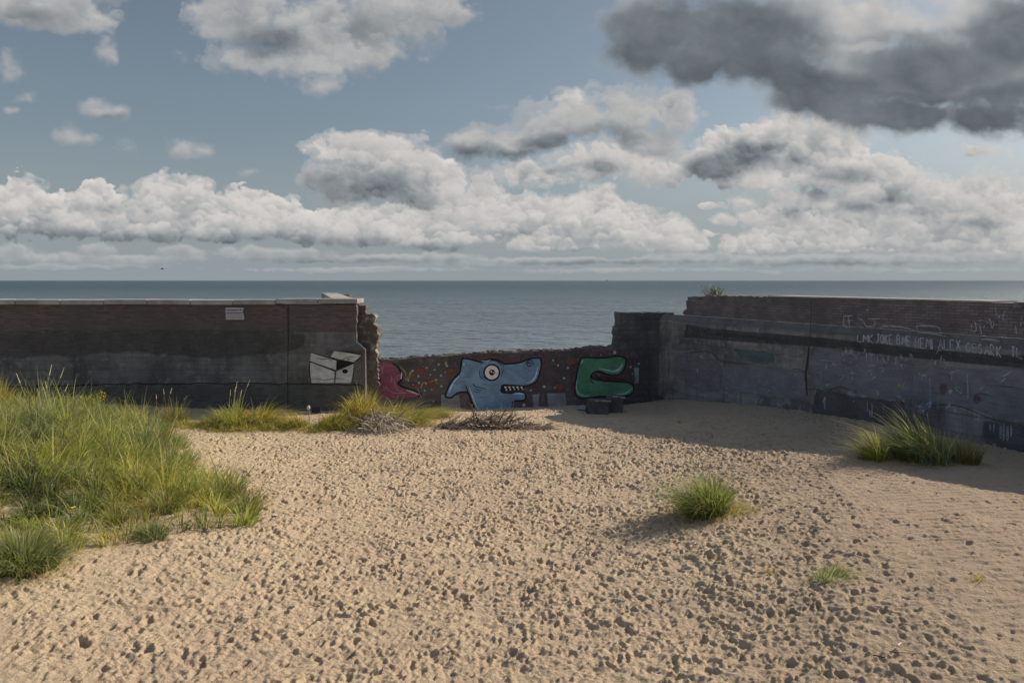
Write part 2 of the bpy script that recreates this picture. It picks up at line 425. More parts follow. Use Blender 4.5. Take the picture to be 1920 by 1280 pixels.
def build_sand():
    xs = [-14.5]
    while xs[-1] < 13.0: xs.append(xs[-1] + 0.0155)
    ys = [5.2]
    while ys[-1] < 28.4: ys.append(ys[-1] + 0.0115 + 0.0009 * (ys[-1] - 5.2))
    xs = np.array(xs); ys = np.array(ys)
    far = np.array([.1, .3, .6, 1.2, 2.5, 5, 9, 15, 30, 60, 110])
    X1 = np.r_[(xs[0] - far)[::-1], xs, xs[-1] + far]
    Y1 = np.r_[(ys[0] - far[:9])[::-1], ys, ys[-1] + np.array([.1, .3, .6, 1, 2, 3.5, 5.5, 8, 12, 18])]
    gx, gy = np.meshgrid(X1, Y1)
    Z = g0(gx, gy).astype(np.float64)
    a, b = 11, 11 + len(xs); c, d = 9, 9 + len(ys)
    sx, sy = gx[c:d, a:b], gy[c:d, a:b]
    H = np.zeros(sx.shape, np.float32)
    n1 = fbm(sx * 1.1, sy * 1.1, 3, 31); n2 = fbm(sx * 5, sy * 5, 4, 41); n3 = fbm(sx * 14, sy * 14, 4, 51)
    ing = inside(GRASS_POLY, sx, sy)
    # how much the sand has been walked on
    def traffic(x, y):
        t = np.ones_like(x)
        t *= 1 - .84 * fsmooth(0.0, 3.2, x - 3.0 - .12 * (y - 8)) * fsmooth(17.5, 13, y)     # smoother on the right
        t *= 1 - .40 * fsmooth(-4.6, -7.0, x) * fsmooth(14, 11, y)                            # and by the grass on the left
        t *= 1 - .45 * fsmooth(20, 24, y)
        return t
    tr_ = traffic(sx, sy)
    rough_ = fbm(sx * 8 + n1 * .5, sy * 9, 4, 57, .60, True)
    # trodden sand: rounded hollows that meet in sharp little ridges
    dim_ = fbm(sx * 4.6 + n2 * .35 + n1, sy * 5.2 + n3 * .25, 3, 63, .55, True)
    H += n1 * .05 + n2 * .012 * (.4 + tr_) + n3 * .004 + (-dim_ * .108 * (.9 + .5 * n1) + rough_ * .022 + .025 * fbm(sx * 3.2, sy * 4.2, 3, 59)) * (.12 + .88 * tr_) * (.7 + n1)
    rp = np.sin(sy * 34 + n1 * 14 + n2 * 5 + sx * 3)                                           # wind ripples where few people walk
    H += rp * .005 * (1 - traffic(sx, sy)) * 1.6
    rng = np.random.default_rng(3)
    BASE = H.copy()
    n = 48000
    fx = rng.uniform(-14, 12.8, n); fy = 5.3 + 22.7 * rng.random(n)
    cl = fbm(fx * .55, fy * .55, 3, 77)
    keep = rng.random(n) < traffic(fx, fy) * (.85 + .9 * cl)
    keep &= ~inside(GRASS_POLY, fx, fy)
    fx, fy = fx[keep], fy[keep]
    n = len(fx)
    ang = rng.normal(math.pi / 2, .75, n) + np.where(rng.random(n) < .25, rng.uniform(-1.5, 1.5, n), 0)
    size = .26 + .64 * rng.random(n) ** 1.7
    dep = (.007 + .037 * rng.random(n) ** 2.1) * np.clip(size * 1.3, .5, 1.1)
    age = rng.random(n); dep *= .45 + .55 * traffic(fx, fy)
    for k in np.argsort(dep + rng.normal(0, .006, n)):
        L, B = .135 * size[k], .062 * size[k]
        r = L * 1.9
        i0, i1 = np.searchsorted(xs, (fx[k] - r, fx[k] + r)); j0, j1 = np.searchsorted(ys, (fy[k] - r, fy[k] + r))
        if i1 - i0 < 3 or j1 - j0 < 3: continue
        ux, uy = xs[i0:i1][None] - fx[k], ys[j0:j1][:, None] - fy[k]
        ca, sa = math.cos(ang[k]), math.sin(ang[k])
        w = (slice(j0, j1), slice(i0, i1))
        u = (ux * ca + uy * sa) / L; v = (-ux * sa + uy * ca) / (B * (1 + .22 * u))
        q = np.sqrt(np.abs(u) ** 2.4 + np.abs(v) ** 2.4 + 1e-6) + n3[w] * 1.3 + n2[w] * .7
        soft = .55 + .42 * age[k]
        m = 1 - fsmooth(1 - soft, 1.10, q)
        heel = 1 + .45 * np.sin(u * 2.4)
        rim = np.exp(-((q - 1.25) / .26) ** 2) * (.55 + .45 * np.sign(u) * np.minimum(np.abs(u), 1)) * (1 - m)
        h = H[w]
        H[w] = h * (1 - .85 * m) + .85 * m * (BASE[w] * .6 - dep[k] * heel * 1.3) + dep[k] * .6 * rim
    # kicked-up clods
    n = 29000
    fx = rng.uniform(-13, 12.5, n); fy = 5.4 + 16 * rng.random(n)
    keep = rng.random(n) < traffic(fx, fy) * (.5 + .9 * fbm(fx * .8, fy * .8, 3, 88))
    for x_, y_ in zip(fx[keep], fy[keep]):
        r = rng.uniform(.018, .042)
        i0, i1 = np.searchsorted(xs, (x_ - r * 1.3, x_ + r * 1.3)); j0, j1 = np.searchsorted(ys, (y_ - r * 1.3, y_ + r * 1.3))
        if i1 - i0 < 2 or j1 - j0 < 2: continue
        sgn = 1 if rng.random() < .45 else -1.15
        q = np.sqrt((xs[i0:i1][None] - x_) ** 2 + (ys[j0:j1][:, None] - y_) ** 2) / r
        H[j0:j1, i0:i1] += r * .6 * np.clip(1 - q * q, 0, 1) * sgn
    H = np.where(ing, n1 * .06 + n2 * .05 + n3 * .015, H)
    edge = fsmooth(0, 40, np.minimum(np.arange(len(xs)), len(xs) - 1 - np.arange(len(xs))))[None] * fsmooth(0, 40, np.minimum(np.arange(len(ys)), len(ys) - 1 - np.arange(len(ys))))[:, None]
    Z[c:d, a:b] += H * edge
    ny, nx = Z.shape
    V = np.stack([gx, gy, Z], -1).reshape(-1, 3)
    idx = np.arange(ny * nx).reshape(ny, nx)
    Fq = np.stack([idx[:-1, :-1], idx[:-1, 1:], idx[1:, 1:], idx[1:, :-1]], -1).reshape(-1, 4)
    return V, Fq

def sand_material():
    m, t, p, out = new_mat('sand')
    c = coords(t)
    n1 = noise(t, c, 0.45, 5, .55); n2 = noise(t, c, 5.0, 5, .6); n3 = noise(t, c, 70.0, 4, .7); n4 = noise(t, c, 38.0, 3, .6)
    col = mixc(t, n1.ramp(.35, .65), (.56, .44, .298), (.505, .395, .272))
    col = mixc(t, n2.ramp(.45, .75) * .35, col, (.34, .268, .19))
    col = mixc(t, n3.ramp(.58, .70) * .5, col, (.20, .155, .12))
    col = mixc(t, n3.ramp(.42, .30) * .4, col, (.60, .49, .36))
    # dry bleached sand next to the dune grass, pinker on the far right
    xx = t.nodes.new('ShaderNodeSeparateXYZ'); t.links.new(c, xx.inputs[0])
    col = mixc(t, (S(xx.outputs[0]) + n1 * 3.0).ramp(-3.5, -7.0) * .6, col, (.47, .385, .232))
    col = mixc(t, (S(xx.outputs[0]) + n1 * 3.0).ramp(3.0, 8.0) * .5, col, (.375, .285, .21))
    t.links.new(col, p.inputs['Base Color'])
    p.inputs['Roughness'].default_value = .95
    n5 = noise(t, coords(t, (1, 1.25, 1)), 24.0, 5, .68)
    bump(t, p, n3 * .35 + n4 * .5 + n5 * 1.0, 1.0, .030)
    return m

V, Fq = build_sand()
sand = mesh_obj('sand', V, Fq, sand_material(), smooth=True)
tag(sand, kind='structure')

# ------------------------------------------------------------------ sea
def sea_material():
    m, t, p, out = new_mat('sea_water')
    c1 = coords(t, (.35, 1.0, 1)); c2 = coords(t, (.5, 1.3, 1), (3, 9, 0)); c3 = coords(t, (.02, .09, 1)); c4 = coords(t, (.003, .02, 1))
    a = noise(t, c1, 1.4, 4, .6); b = noise(t, c2, .42, 3, .55); l = noise(t, c3, 1.0, 4, .6); l2 = noise(t, c4, 1.0, 3, .6)
    col = mixc(t, l.ramp(.35, .65), (.030, .066, .086), (.046, .090, .110))
    yy_ = t.nodes.new('ShaderNodeSeparateXYZ'); t.links.new(coords(t), yy_.inputs[0])
    near = S(yy_.outputs[1]).ramp(700.0, 40.0, False).op('POWER', 2.0)              # turbid shallow water nearer the shore
    col = mixc(t, near, col, mixc(t, l.ramp(.35, .65), (.145, .190, .210), (.175, .222, .242)))
    t.links.new(col, p.inputs['Base Color'])
    p.inputs['Roughness'].default_value = .36
    p.inputs['IOR'].default_value = 1.333
    p.inputs['Specular IOR Level'].default_value = .5
    bump(t, p, a * .6 + b * 1.1 + l * 1.4, 1.0, 1.1)
    return m
SEA_Z = -1.6
def build_sea():
    """Real wavelets as far as 300 m out, a flat sheet beyond and to the sides."""
    ys = [32.0]
    while ys[-1] < 300: ys.append(ys[-1] + .16 + .0042 * (ys[-1] - 32))
    ys = np.array(ys); us = np.linspace(-1, 1, 430)
    half = 14 + .82 * ys
    X = us[None] * half[:, None]; Y = np.repeat(ys[:, None], len(us), 1)
    w1 = fbm(X * .16 + 3, Y * .55, 4, 801, .55); w2 = fbm(X * .42, Y * 1.25, 3, 811, .55); w3 = fbm(X * .05, Y * .10, 3, 821)
    fade = fsmooth(300, 200, Y) * fsmooth(1.0, .93, np.abs(us))[None] * fsmooth(32, 36, Y)
    Z = SEA_Z + fade * (.16 * w1 + .07 * w2) * (1 + 1.4 * w3)
    V = [np.stack([X, Y, Z], -1).reshape(-1, 3)]; i = np.arange(X.size).reshape(X.shape)
    F_ = [np.stack([i[:-1, :-1], i[:-1, 1:], i[1:, 1:], i[1:, :-1]], -1).reshape(-1, 4)]
    n = X.size; D = 120000.0; h0, h1, y1 = half[0], half[-1], ys[-1]
    V.append(np.array([(-D, 32, SEA_Z), (-h0, 32, SEA_Z), (h0, 32, SEA_Z), (D, 32, SEA_Z), (-D, y1, SEA_Z), (-h1, y1, SEA_Z), (h1, y1, SEA_Z), (D, y1, SEA_Z), (-D, 2000, SEA_Z), (-h1, 2000, SEA_Z), (h1, 2000, SEA_Z), (D, 2000, SEA_Z), (-D, D, SEA_Z), (-h1, D, SEA_Z), (h1, D, SEA_Z), (D, D, SEA_Z)]))
    q = [(0, 1, 5, 4), (2, 3, 7, 6), (4, 5, 9, 8), (5, 6, 10, 9), (6, 7, 11, 10), (8, 9, 13, 12), (9, 10, 14, 13), (10, 11, 15, 14)]
    F_.append(np.array(q) + n)
    return np.concatenate(V), np.concatenate(F_)
V, Fq = build_sea()
sea = mesh_obj('sea', V, Fq, sea_material(), smooth=True)
tag(sea, kind='structure')
# ------------------------------------------------------------------ walls
class WallFrame:
    """A wall standing on a plan line: s along it, t behind its face, z up."""
    def __init__(self, a, b):
        self.o = np.array(a, float); d = np.array(b, float) - self.o
        self.len = np.linalg.norm(d); self.u = d / self.len
        self.n = np.array([-self.u[1], self.u[0]])            # points behind the face
        self.ang = math.atan2(self.u[1], self.u[0])
    def at(self, px, py, t=0.0):
        d = ray(px, py); q = self.o + self.n * t
        k = (q @ self.n) / (d[:2] @ self.n)
        P = d * k
        return np.array([(P[:2] - self.o) @ self.u, CAM_Z + P[2]])
    def root(self, name):
        return empty(name, (self.o[0], self.o[1], 0), self.ang)

WA = WallFrame((-5.26, 25.0), (4.74, 25.0))                      # the wall on the left
WB = WallFrame((-5.75, 25.35), (5.6, 28.1))                      # the broken stump across the gap
WC = WallFrame((5.6, 28.1), (11.2, 16.55))                       # the wall on the right

def concrete_mat(name, base=(.190, .186, .183), dark=(.092, .090, .089), light=(.30, .295, .29), boards=3.3, brown=0.0, streak=.32):
    m, t, p, out = new_mat(name)
    c = coords(t); s = coords(t, (3.2, 3.2, .28)); hz = coords(t, (.35, .35, 7.0))
    n1 = noise(t, c, .7, 6, .62); n2 = noise(t, s, 1.6, 6, .65); n3 = noise(t, hz, 1.0, 5, .6); n4 = noise(t, c, 22.0, 5, .65); n5 = noise(t, c, 3.2, 6, .65)
    col = mixc(t, n1.ramp(.38, .60), dark, base)
    col = mixc(t, n5.ramp(.50, .68) * .6, col, light)
    col = mixc(t, n3.ramp(.42, .66) * .5, col, tuple(x * .6 for x in base))
    col = mixc(t, n2.ramp(.50, .70) * streak, col, tuple(x * .55 for x in dark))
    col = mixc(t, n4.ramp(.58, .74) * .30, col, light)
    if brown: col = mixc(t, n5.ramp(.62, .40) * brown, col, (.075, .058, .048))
    # lines left by the formwork boards
    sx_ = t.nodes.new('ShaderNodeSeparateXYZ'); t.links.new(c, sx_.inputs[0])
    z = S(sx_.outputs[2]) + n1 * .10
    line = (z * boards).op('FRACT')
    gr = line.ramp(.0, .06) * line.ramp(1.0, .94)
    col = mixc(t, (gr * -1.0 + 1.0) * n5.ramp(.40, .62) * .45, col, tuple(x * .5 for x in dark))
    t.links.new(col, p.inputs['Base Color'])
    bump(t, p, n4 * .4 + n5 * .8 + n3 * .5 + gr * .25, .75, .045)
    return m

def brick_mat(name, tint=(.165, .125, .120)):
    m, t, p, out = new_mat(name)
    c = coords(t, (1, 1, 1)); sx_ = t.nodes.new('ShaderNodeSeparateXYZ'); t.links.new(c, sx_.inputs[0])
    v = combine(t, S(sx_.outputs[0]) + S(sx_.outputs[1]), S(sx_.outputs[2]), 0.0)
    b = node(t, 'ShaderNodeTexBrick', offset=.5, Scale=1.0)
    b.inputs['Brick Width'].default_value = .225; b.inputs['Row Height'].default_value = .075
    b.inputs['Mortar Size'].default_value = .006; b.inputs['Mortar Smooth'].default_value = .3; b.inputs['Bias'].default_value = -.2
    b.inputs['Color1'].default_value = (*tint, 1); b.inputs['Color2'].default_value = (tint[0] * .6, tint[1] * .62, tint[2] * .68, 1)
    b.inputs['Mortar'].default_value = (.105, .098, .10, 1)
    t.links.new(v, b.inputs['Vector'])
    n1 = noise(t, c, .9, 6, .6); n2 = noise(t, coords(t, (1.3, 1.3, 7)), 3.0, 6, .7); n3 = noise(t, c, 30, 4, .65)
    nl = noise(t, coords(t, (1.0, 1.0, 9)), 4.0, 4, .75)
    col = mixc(t, n1.ramp(.38, .64) * .7, b.outputs['Color'], (.105, .095, .096))
    # lime bloom in the joints
    col = mixc(t, nl.ramp(.60, .74) * S(b.outputs['Fac']) * .9, col, (.30, .28, .30))
    col = mixc(t, n2.ramp(.66, .78) * .35, col, (.20, .18, .19))
    t.links.new(col, p.inputs['Base Color'])
    bump(t, p, S(b.outputs['Fac']) * -.6 + n3 * .5, .8, .02)
    return m

def paint_mat(name, rgb, wear=.35, keep=1.0, rough=.75, fine=14.0, soft=False):
    """Weathered wall paint: it lets the wall through where it has flaked."""
    m, t, p, out = new_mat(name)
    c = coords(t); n1 = noise(t, c, fine, 6, .68); n2 = noise(t, coords(t, (.9, .9, 8)), 2.2, 5, .65); n3 = noise(t, c, 1.8, 4, .6)
    col = mixc(t, n3.ramp(.35, .65), tuple(x * .82 for x in rgb), tuple(x * 1.12 for x in rgb))
    col = mixc(t, n2.ramp(.48, .66) * .6, col, tuple(x * .5 for x in rgb))
    t.links.new(col, p.inputs['Base Color']); p.inputs['Roughness'].default_value = rough
    tr = t.nodes.new('ShaderNodeBsdfTransparent'); mx = t.nodes.new('ShaderNodeMixShader')
    a = (n1 * .6 + n2 * .4).ramp(.22 + wear * .30, .32 + wear * .30) * keep
    if soft:
        vc = t.nodes.new('ShaderNodeVertexColor'); vc.layer_name = 'Col'; sp_ = t.nodes.new('ShaderNodeSeparateColor'); t.links.new(vc.outputs['Color'], sp_.inputs[0])
        cv = S(sp_.outputs[0]); a = ((n1 * .5 + n3 * .5) + cv * .9 - (.62 + wear * .30)).ramp(.0, .30) * cv.ramp(0, .25) * keep
    t.links.new(a.s, mx.inputs[0]); t.links.new(tr.outputs[0], mx.inputs[1]); t.links.new(p.outputs[0], mx.inputs[2])
    t.links.new(mx.outputs[0], out.inputs['Surface'])
    bump(t, p, n1, .3, .01)
    return m

def smooth_line(P, closed=False, sub=5):
    P = [np.array(p, float) for p in P]; n = len(P); out = []
    for i in range(n if closed else n - 1):
        p0 = P[(i - 1) % n] if closed or i > 0 else P[i]; p1 = P[i]; p2 = P[(i + 1) % n]; p3 = P[(i + 2) % n] if closed or i + 2 < n else p2
        for k in range(sub):
            u = k / sub
            out.append(.5 * (2 * p1 + (p2 - p0) * u + (2 * p0 - 5 * p1 + 4 * p2 - p3) * u * u + (3 * p1 - p0 - 3 * p2 + p3) * u ** 3))
    if not closed: out.append(P[-1])
    return out

class Paint:
    """Collects flat shapes that lie on a wall face and links them as one mesh."""
    def __init__(self, wall, lift=.004): self.w, self.l, self.v, self.f, self.al = wall, lift, [], [], []
    def sz(self, p): return self.w.at(*p)
    def poly(self, pts, smooth=True, sub=5):
        P = [self.sz(p) for p in pts]
        if smooth: P = smooth_line(P, True, sub)
        b = len(self.v)
        self.v += [(q[0], -self.l, q[1]) for q in P]
        for tri in tessellate_polygon([[Vector((q[0], q[1], 0)) for q in P]]):
            a, b_, c = tri
            A, B, C_ = P[a], P[b_], P[c]
            cr = (B[0] - A[0]) * (C_[1] - A[1]) - (B[1] - A[1]) * (C_[0] - A[0])
            self.f.append((b + a, b + b_, b + c) if cr > 0 else (b + a, b + c, b + b_))
        return self
    def soft(self, pts, f=.25, sub=5):
        """A patch whose edge fades out over the width f; vertex colour carries the coverage."""
        P = np.array(smooth_line([self.sz(p) for p in pts], True, sub)); n = len(P)
        d = np.roll(P, -1, 0) - np.roll(P, 1, 0); d /= np.linalg.norm(d, axis=1, keepdims=True) + 1e-9
        N = np.stack([d[:, 1], -d[:, 0]], 1)
        area = np.sum(P[:, 0] * np.roll(P[:, 1], -1) - np.roll(P[:, 0], -1) * P[:, 1])
        if area < 0: N = -N
        b = len(self.v); O, I = P + N * f * .5, P - N * f * .5
        self.v += [(q[0], -self.l, q[1]) for q in O] + [(q[0], -self.l, q[1]) for q in I]
        self.al += [0.0] * n + [1.0] * n
        for k in range(n):
            k2 = (k + 1) % n; fc = (b + k, b + k2, b + n + k2, b + n + k)
            self.f.append(fc if area > 0 else fc[::-1])
        for a, b_, c in tessellate_polygon([[Vector((q[0], q[1], 0)) for q in I]]):
            A, B, C_ = I[a], I[b_], I[c]
            cr = (B[0] - A[0]) * (C_[1] - A[1]) - (B[1] - A[1]) * (C_[0] - A[0])
            self.f.append((b + n + a, b + n + b_, b + n + c) if cr > 0 else (b + n + a, b + n + c, b + n + b_))
        self.l += .00003
        return self
    def stroke(self, pts, width, closed=False, taper=True, smooth=True, sub=5):
        P = [self.sz(p) for p in pts]
        if smooth: P = smooth_line(P, closed, sub)
        n = len(P); b = len(self.v); self.l += .00002
        for i in range(n):
            q0, q1 = P[(i - 1) % n] if closed or i else P[0], P[(i + 1) % n] if closed or i < n - 1 else P[-1]
            d = np.array(q1) - np.array(q0); d /= np.linalg.norm(d) + 1e-9
            w = width / 2 * (1 if closed or not taper else (.35 + .65 * math.sin(math.pi * min(1, max(0, (i + .3) / (n - .4))))))
            for s_ in (1, -1): self.v.append((P[i][0] - d[1] * w * s_, -self.l, P[i][1] + d[0] * w * s_))
        for i in range(n if closed else n - 1):
            a, c = b + 2 * i, b + 2 * ((i + 1) % n)
            self.f.append((a, a + 1, c + 1, c))
        return self
    def disc(self, c, r, ry=None, n=18):
        q = self.sz(c); b = len(self.v); ry = ry or r; self.l += .00002
        self.v += [(q[0] + r * math.cos(6.2832 * k / n), -self.l, q[1] + ry * math.sin(6.2832 * k / n)) for k in range(n)]
        self.f.append(tuple(range(b, b + n)))
        return self
    def build(self, name, mat, parent, label=None):
        o = mesh_obj(name, self.v, self.f, mat, parent, cols=np.repeat(np.array(self.al)[:, None], 3, 1) if self.al else None)
        if label: o['label'] = label
        return o

def slab(prof, t0, t1, jit=0.0, seed=0, step=.25, front_jit=0.0):
    """Solid with the outline prof (s, z) between depths t0 and t1; long edges are cut up so they can be uneven."""
    rg = np.random.default_rng(seed); P = []
    for i, p in enumerate(prof):
        p, q = np.array(p[:3] if len(p) > 2 else (*p, 0), float), np.array(prof[(i + 1) % len(prof)], float)
        L = np.linalg.norm(q[:2] - p[:2]); rough = p[2]
        n = max(1, int(L / step)) if rough else 1
        for k in range(n):
            x = p[:2] + (q[:2] - p[:2]) * k / n
            if rough: x = x + rg.normal(0, rough, 2) * (1 if k else .4)
            P.append((x, rough))
    n = len(P); V = []; 
    for t in (t0, t1):
        for x, rg_ in P:
            V.append((x[0] + (rg.normal(0, rg_ * .8) if t == t1 and rg_ else 0), t, x[1] + (rg.normal(0, rg_ * .8) if t == t1 and rg_ else 0)))
    Fc = []
    for base, flip in ((0, False), (n, True)):
        for a, b, c in tessellate_polygon([[Vector((P[k][0][0], P[k][0][1], 0)) for k in range(n)]]):
            A, B, C_ = P[a][0], P[b][0], P[c][0]
            ccw = (B[0] - A[0]) * (C_[1] - A[1]) - (B[1] - A[1]) * (C_[0] - A[0]) > 0
            Fc.append((base + a, base + b, base + c) if ccw != flip else (base + a, base + c, base + b))
    area = sum(P[k][0][0] * P[(k + 1) % n][0][1] - P[(k + 1) % n][0][0] * P[k][0][1] for k in range(n))
    for k in range(n):
        a, b = k, (k + 1) % n
        Fc.append((a, n + a, n + b, b) if area > 0 else (a, b, n + b, n + a))
    return V, Fc

def bar(s0, s1, t0, t1, z0, z1, bev=0.0):
    bm = bmesh.new()
    bmesh.ops.create_cube(bm, size=1)
    for v in bm.verts:
        v.co = Vector((s0 + (v.co.x + .5) * (s1 - s0), t0 + (v.co.y + .5) * (t1 - t0), z0 + (v.co.z + .5) * (z1 - z0)))
    if bev: bmesh.ops.bevel(bm, geom=bm.edges[:], offset=bev, segments=2, affect='EDGES')
    V = [tuple(v.co) for v in bm.verts]; bm.verts.index_update(); Fc = [tuple(v.index for v in f.verts) for f in bm.faces]; bm.free()
    return V, Fc

def lump(sx_, sy_, sz_, seed, rough=.12, sub=3, boxy=True):
    """A broken lump of masonry, standing on z = 0."""
    bm = bmesh.new(); bmesh.ops.create_cube(bm, size=2)
    bmesh.ops.subdivide_edges(bm, edges=bm.edges[:], cuts=2 ** sub - 1, use_grid_fill=True)
    V = np.array([tuple(v.co) for v in bm.verts])
    r = np.linalg.norm(V, axis=1, keepdims=True)
    V = V * (1 - .13 * (r - 1) / .73) if boxy else V / r
    k = seed * 13.7
    d = np.stack([fbm(V[:, 1] * 1.3 + k + V[:, 2], V[:, 2] * 1.3 + V[:, 0] * .7, 4, 700 + seed), fbm(V[:, 0] * 1.3 + k, V[:, 2] * 1.3 + V[:, 1], 4, 720 + seed), fbm(V[:, 0] * 1.3 + k + V[:, 2] * .8, V[:, 1] * 1.3, 4, 740 + seed)], 1)
    V = V + d * rough * 3.0
    V = (V * .5 + [0, 0, .5]) * [sx_, sy_, sz_]
    Fc = [tuple(v.index for v in f.verts) for f in bm.faces]; bm.free()
    return V, Fc

M_CONC = concrete_mat('dark_concrete')
M_CONC_R = concrete_mat('weathered_concrete', (.255, .244, .234), (.118, .112, .108), (.40, .385, .37), 2.2, streak=.5)
M_CONC_P = concrete_mat('pale_concrete', (0.210, 0.207, 0.200), (0.119, 0.118, 0.115), (0.294, 0.287, 0.273), 2.0, streak=.3)
M_COPE = concrete_mat('coping_stone', (0.420, 0.406, 0.371), (0.266, 0.259, 0.245), (0.532, 0.518, 0.476), .3, streak=.2)
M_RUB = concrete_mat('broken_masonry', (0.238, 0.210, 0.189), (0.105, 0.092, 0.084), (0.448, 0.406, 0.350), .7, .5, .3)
M_BRICK = brick_mat('dark_brick')
M_BRICK_R = brick_mat('brown_brick', (0.215, 0.185, 0.178))
M_STUMP = concrete_mat('mural_ground', (.150, .135, .136), (.090, .080, .083), (.21, .19, .185), 4.2, .2, .25)

# ---- the wall on the left -------------------------------------------------
ra_ = WA.root('sea_wall')
tag(ra_, 'long dark wall with pale coping slabs and brick band, behind the dune grass', 'wall', 'broken sea wall', 'thing')
sz = WA.at
zt = sz(300, 562)[1]; zb = sz(300, 571)[1]; zk = sz(300, 622)[1]
e1 = sz(668, 600)[0]; e2 = sz(685, 700)[0]
V, Fc = slab([(-34, -1.2), (e2, -1.2), (e2, sz(685, 655)[1]), (e1, sz(668, 641)[1]), (e1, zk), (-34, zk)], 0, .30)
base_a = mesh_obj('concrete_base', V, Fc, M_CONC, ra_)
# the brick parapet, toothed where it broke off
teeth = [(sz(668, 622)[0], zk), (sz(667, 612)[0], sz(0, 610)[1]), (sz(669, 604)[0], sz(0, 604)[1]), (sz(667, 596)[0], sz(0, 596)[1]), (sz(669, 588)[0], sz(0, 588)[1]), (sz(668, 575)[0], sz(0, 575)[1]), (sz(666, 571)[0], zb)]
V, Fc = slab([(-34, zk), *teeth, (-34, zb)], .03, .30)
mesh_obj('brick_parapet', V, Fc, M_BRICK, ra_)
# coping slabs
jo = [-900, -820, -739, -658, -577, -495, -414, -333, -252, -170, -89, -8, 31, 114, 196, 277, 358, 437, 517, 596, 671]
for k in range(len(jo) - 1):
    s0, s1 = sz(jo[k], 565)[0] + .008, sz(jo[k + 1], 565)[0] - .008
    up = .030 if k >= len(jo) - 3 else RNG.uniform(-.008, .008)
    V, Fc = bar(s0, s1, -.06 + RNG.uniform(-.01, .01), 1.06, zb + .004 + up, zt + up, .012)
    mesh_obj('coping_slab', V, Fc, M_COPE, ra_)
# expansion joint and the ragged construction joint near the foot, as flat dark strokes
m_joint, tj, pj, _ = new_mat('joint_dark_line'); pj.inputs['Base Color'].default_value = (.022, .022, .023, 1)
g_ = Paint(WA, .004); g_.stroke([(540, 571), (540.5, 640), (539.5, 700), (540, 772)], .024, taper=False, smooth=False)
g_.build('expansion_joint', m_joint, ra_)
g_ = Paint(WA, .004); rj = np.random.default_rng(4)
g_.stroke([(x, 722 - 3.5 * math.exp(-((x - 430) / 230) ** 2) + rj.normal(0, .7) + (2 if x < 150 else 0)) for x in range(-150, 690, 14)], .035, taper=False)
g_.build('construction_joint', m_joint, ra_)
M_FOOT = paint_mat('damp_foot_stain', (.135, .132, .124), .50, .8, fine=3.0, soft=True)
Paint(WA, .002).soft([(-200, 726), (200, 724), (430, 720), (683, 722), (683, 800), (-200, 800)], .2, 1).build('damp_stain', M_FOOT, ra_)
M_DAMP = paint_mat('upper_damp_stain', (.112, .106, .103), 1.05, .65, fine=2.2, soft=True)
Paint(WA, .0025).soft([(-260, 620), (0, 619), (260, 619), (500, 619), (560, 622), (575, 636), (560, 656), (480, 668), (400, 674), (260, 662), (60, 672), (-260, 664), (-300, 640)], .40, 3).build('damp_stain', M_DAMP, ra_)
# sloping shoulder of the pier at the end
V = [(sz(612, 656)[0], -.10, sz(0, 656)[1]), (e2, -.10, sz(0, 656)[1]), (e1, -.002, sz(0, 641)[1]), (sz(640, 649)[0], -.002, sz(0, 647)[1]), (sz(612, 656)[0], -.002, sz(0, 654)[1]),
     (sz(612, 656)[0], -.002, sz(0, 658)[1]), (e2, -.002, sz(0, 658)[1])]
mesh_obj('pier_shoulder', V, [(0, 1, 2, 3, 4), (0, 5, 6, 1), (1, 6, 2), (4, 5, 0)], M_CONC_P, ra_)
# broken rubble core behind the facing
T_ = .34
cq = lambda px, py: sz(px, py, T_)
core = [(-34, -1.0, 0), (cq(709, 800)[0], -1.0, .03), (*cq(708, 668), .045), (*cq(707, 640), .05), (*cq(708, 614), .04), (*cq(699, 607), .02), (*cq(703, 602), .02), (*cq(705, 595), .02), (*cq(699, 589), .01), (*cq(672, 589), 0), (cq(666, 589)[0], zb - .01, 0), (-34, zb - .01, 0)]
V, Fc = slab(core, T_, 1.0, seed=5, step=.065)
mesh_obj('broken_core', V, Fc, M_RUB, ra_)
V, Fc = slab([(cq(667, 588.6)[0], cq(0, 588.6)[1]), (*cq(686, 588.6), .01), (*cq(685, 573), .01), (cq(667, 572)[0], cq(0, 572)[1])], T_ + .02, .9, seed=6, step=.08)
mesh_obj('brick_stub', V, Fc, M_BRICK, ra_)
# return wall with its tilted coping
P4 = lambda px, py, t: np.array([WA.at(px, py, t)[0], t, WA.at(px, py, t)[1]])
q = [P4(627, 561.5, 1.07), P4(668, 561.5, 1.07), P4(633, 549.3, 4.6), P4(603, 548.5, 4.6)]
dn = np.array([0, 0, .16])
V = [*q, *[x - dn for x in q]]
mesh_obj('return_coping', V, [(0, 1, 2, 3), (4, 7, 6, 5), (0, 4, 5, 1), (1, 5, 6, 2), (2, 6, 7, 3), (3, 7, 4, 0)], M_COPE, ra_)
V = [*[x - dn - [0, .0, .003] for x in q], *[np.array([x[0], x[1], -1.]) for x in q]]
mesh_obj('return_brickwork', V, [(0, 1, 2, 3), (0, 4, 5, 1), (1, 5, 6, 2), (2, 6, 7, 3), (3, 7, 4, 0)], M_BRICK, ra_)
V, Fc = slab([(P4(646, 553, 5.)[0], 2.5), (P4(656, 553, 5.)[0], 2.5), (P4(656, 552, 5.)[0], P4(656, 552.5, 5.)[2], .01), (P4(645, 552, 5.)[0], P4(645, 552.8, 5.)[2])], 5.0, 5.5, seed=9, step=.1)
mesh_obj('return_end', V, Fc, M_RUB, ra_)

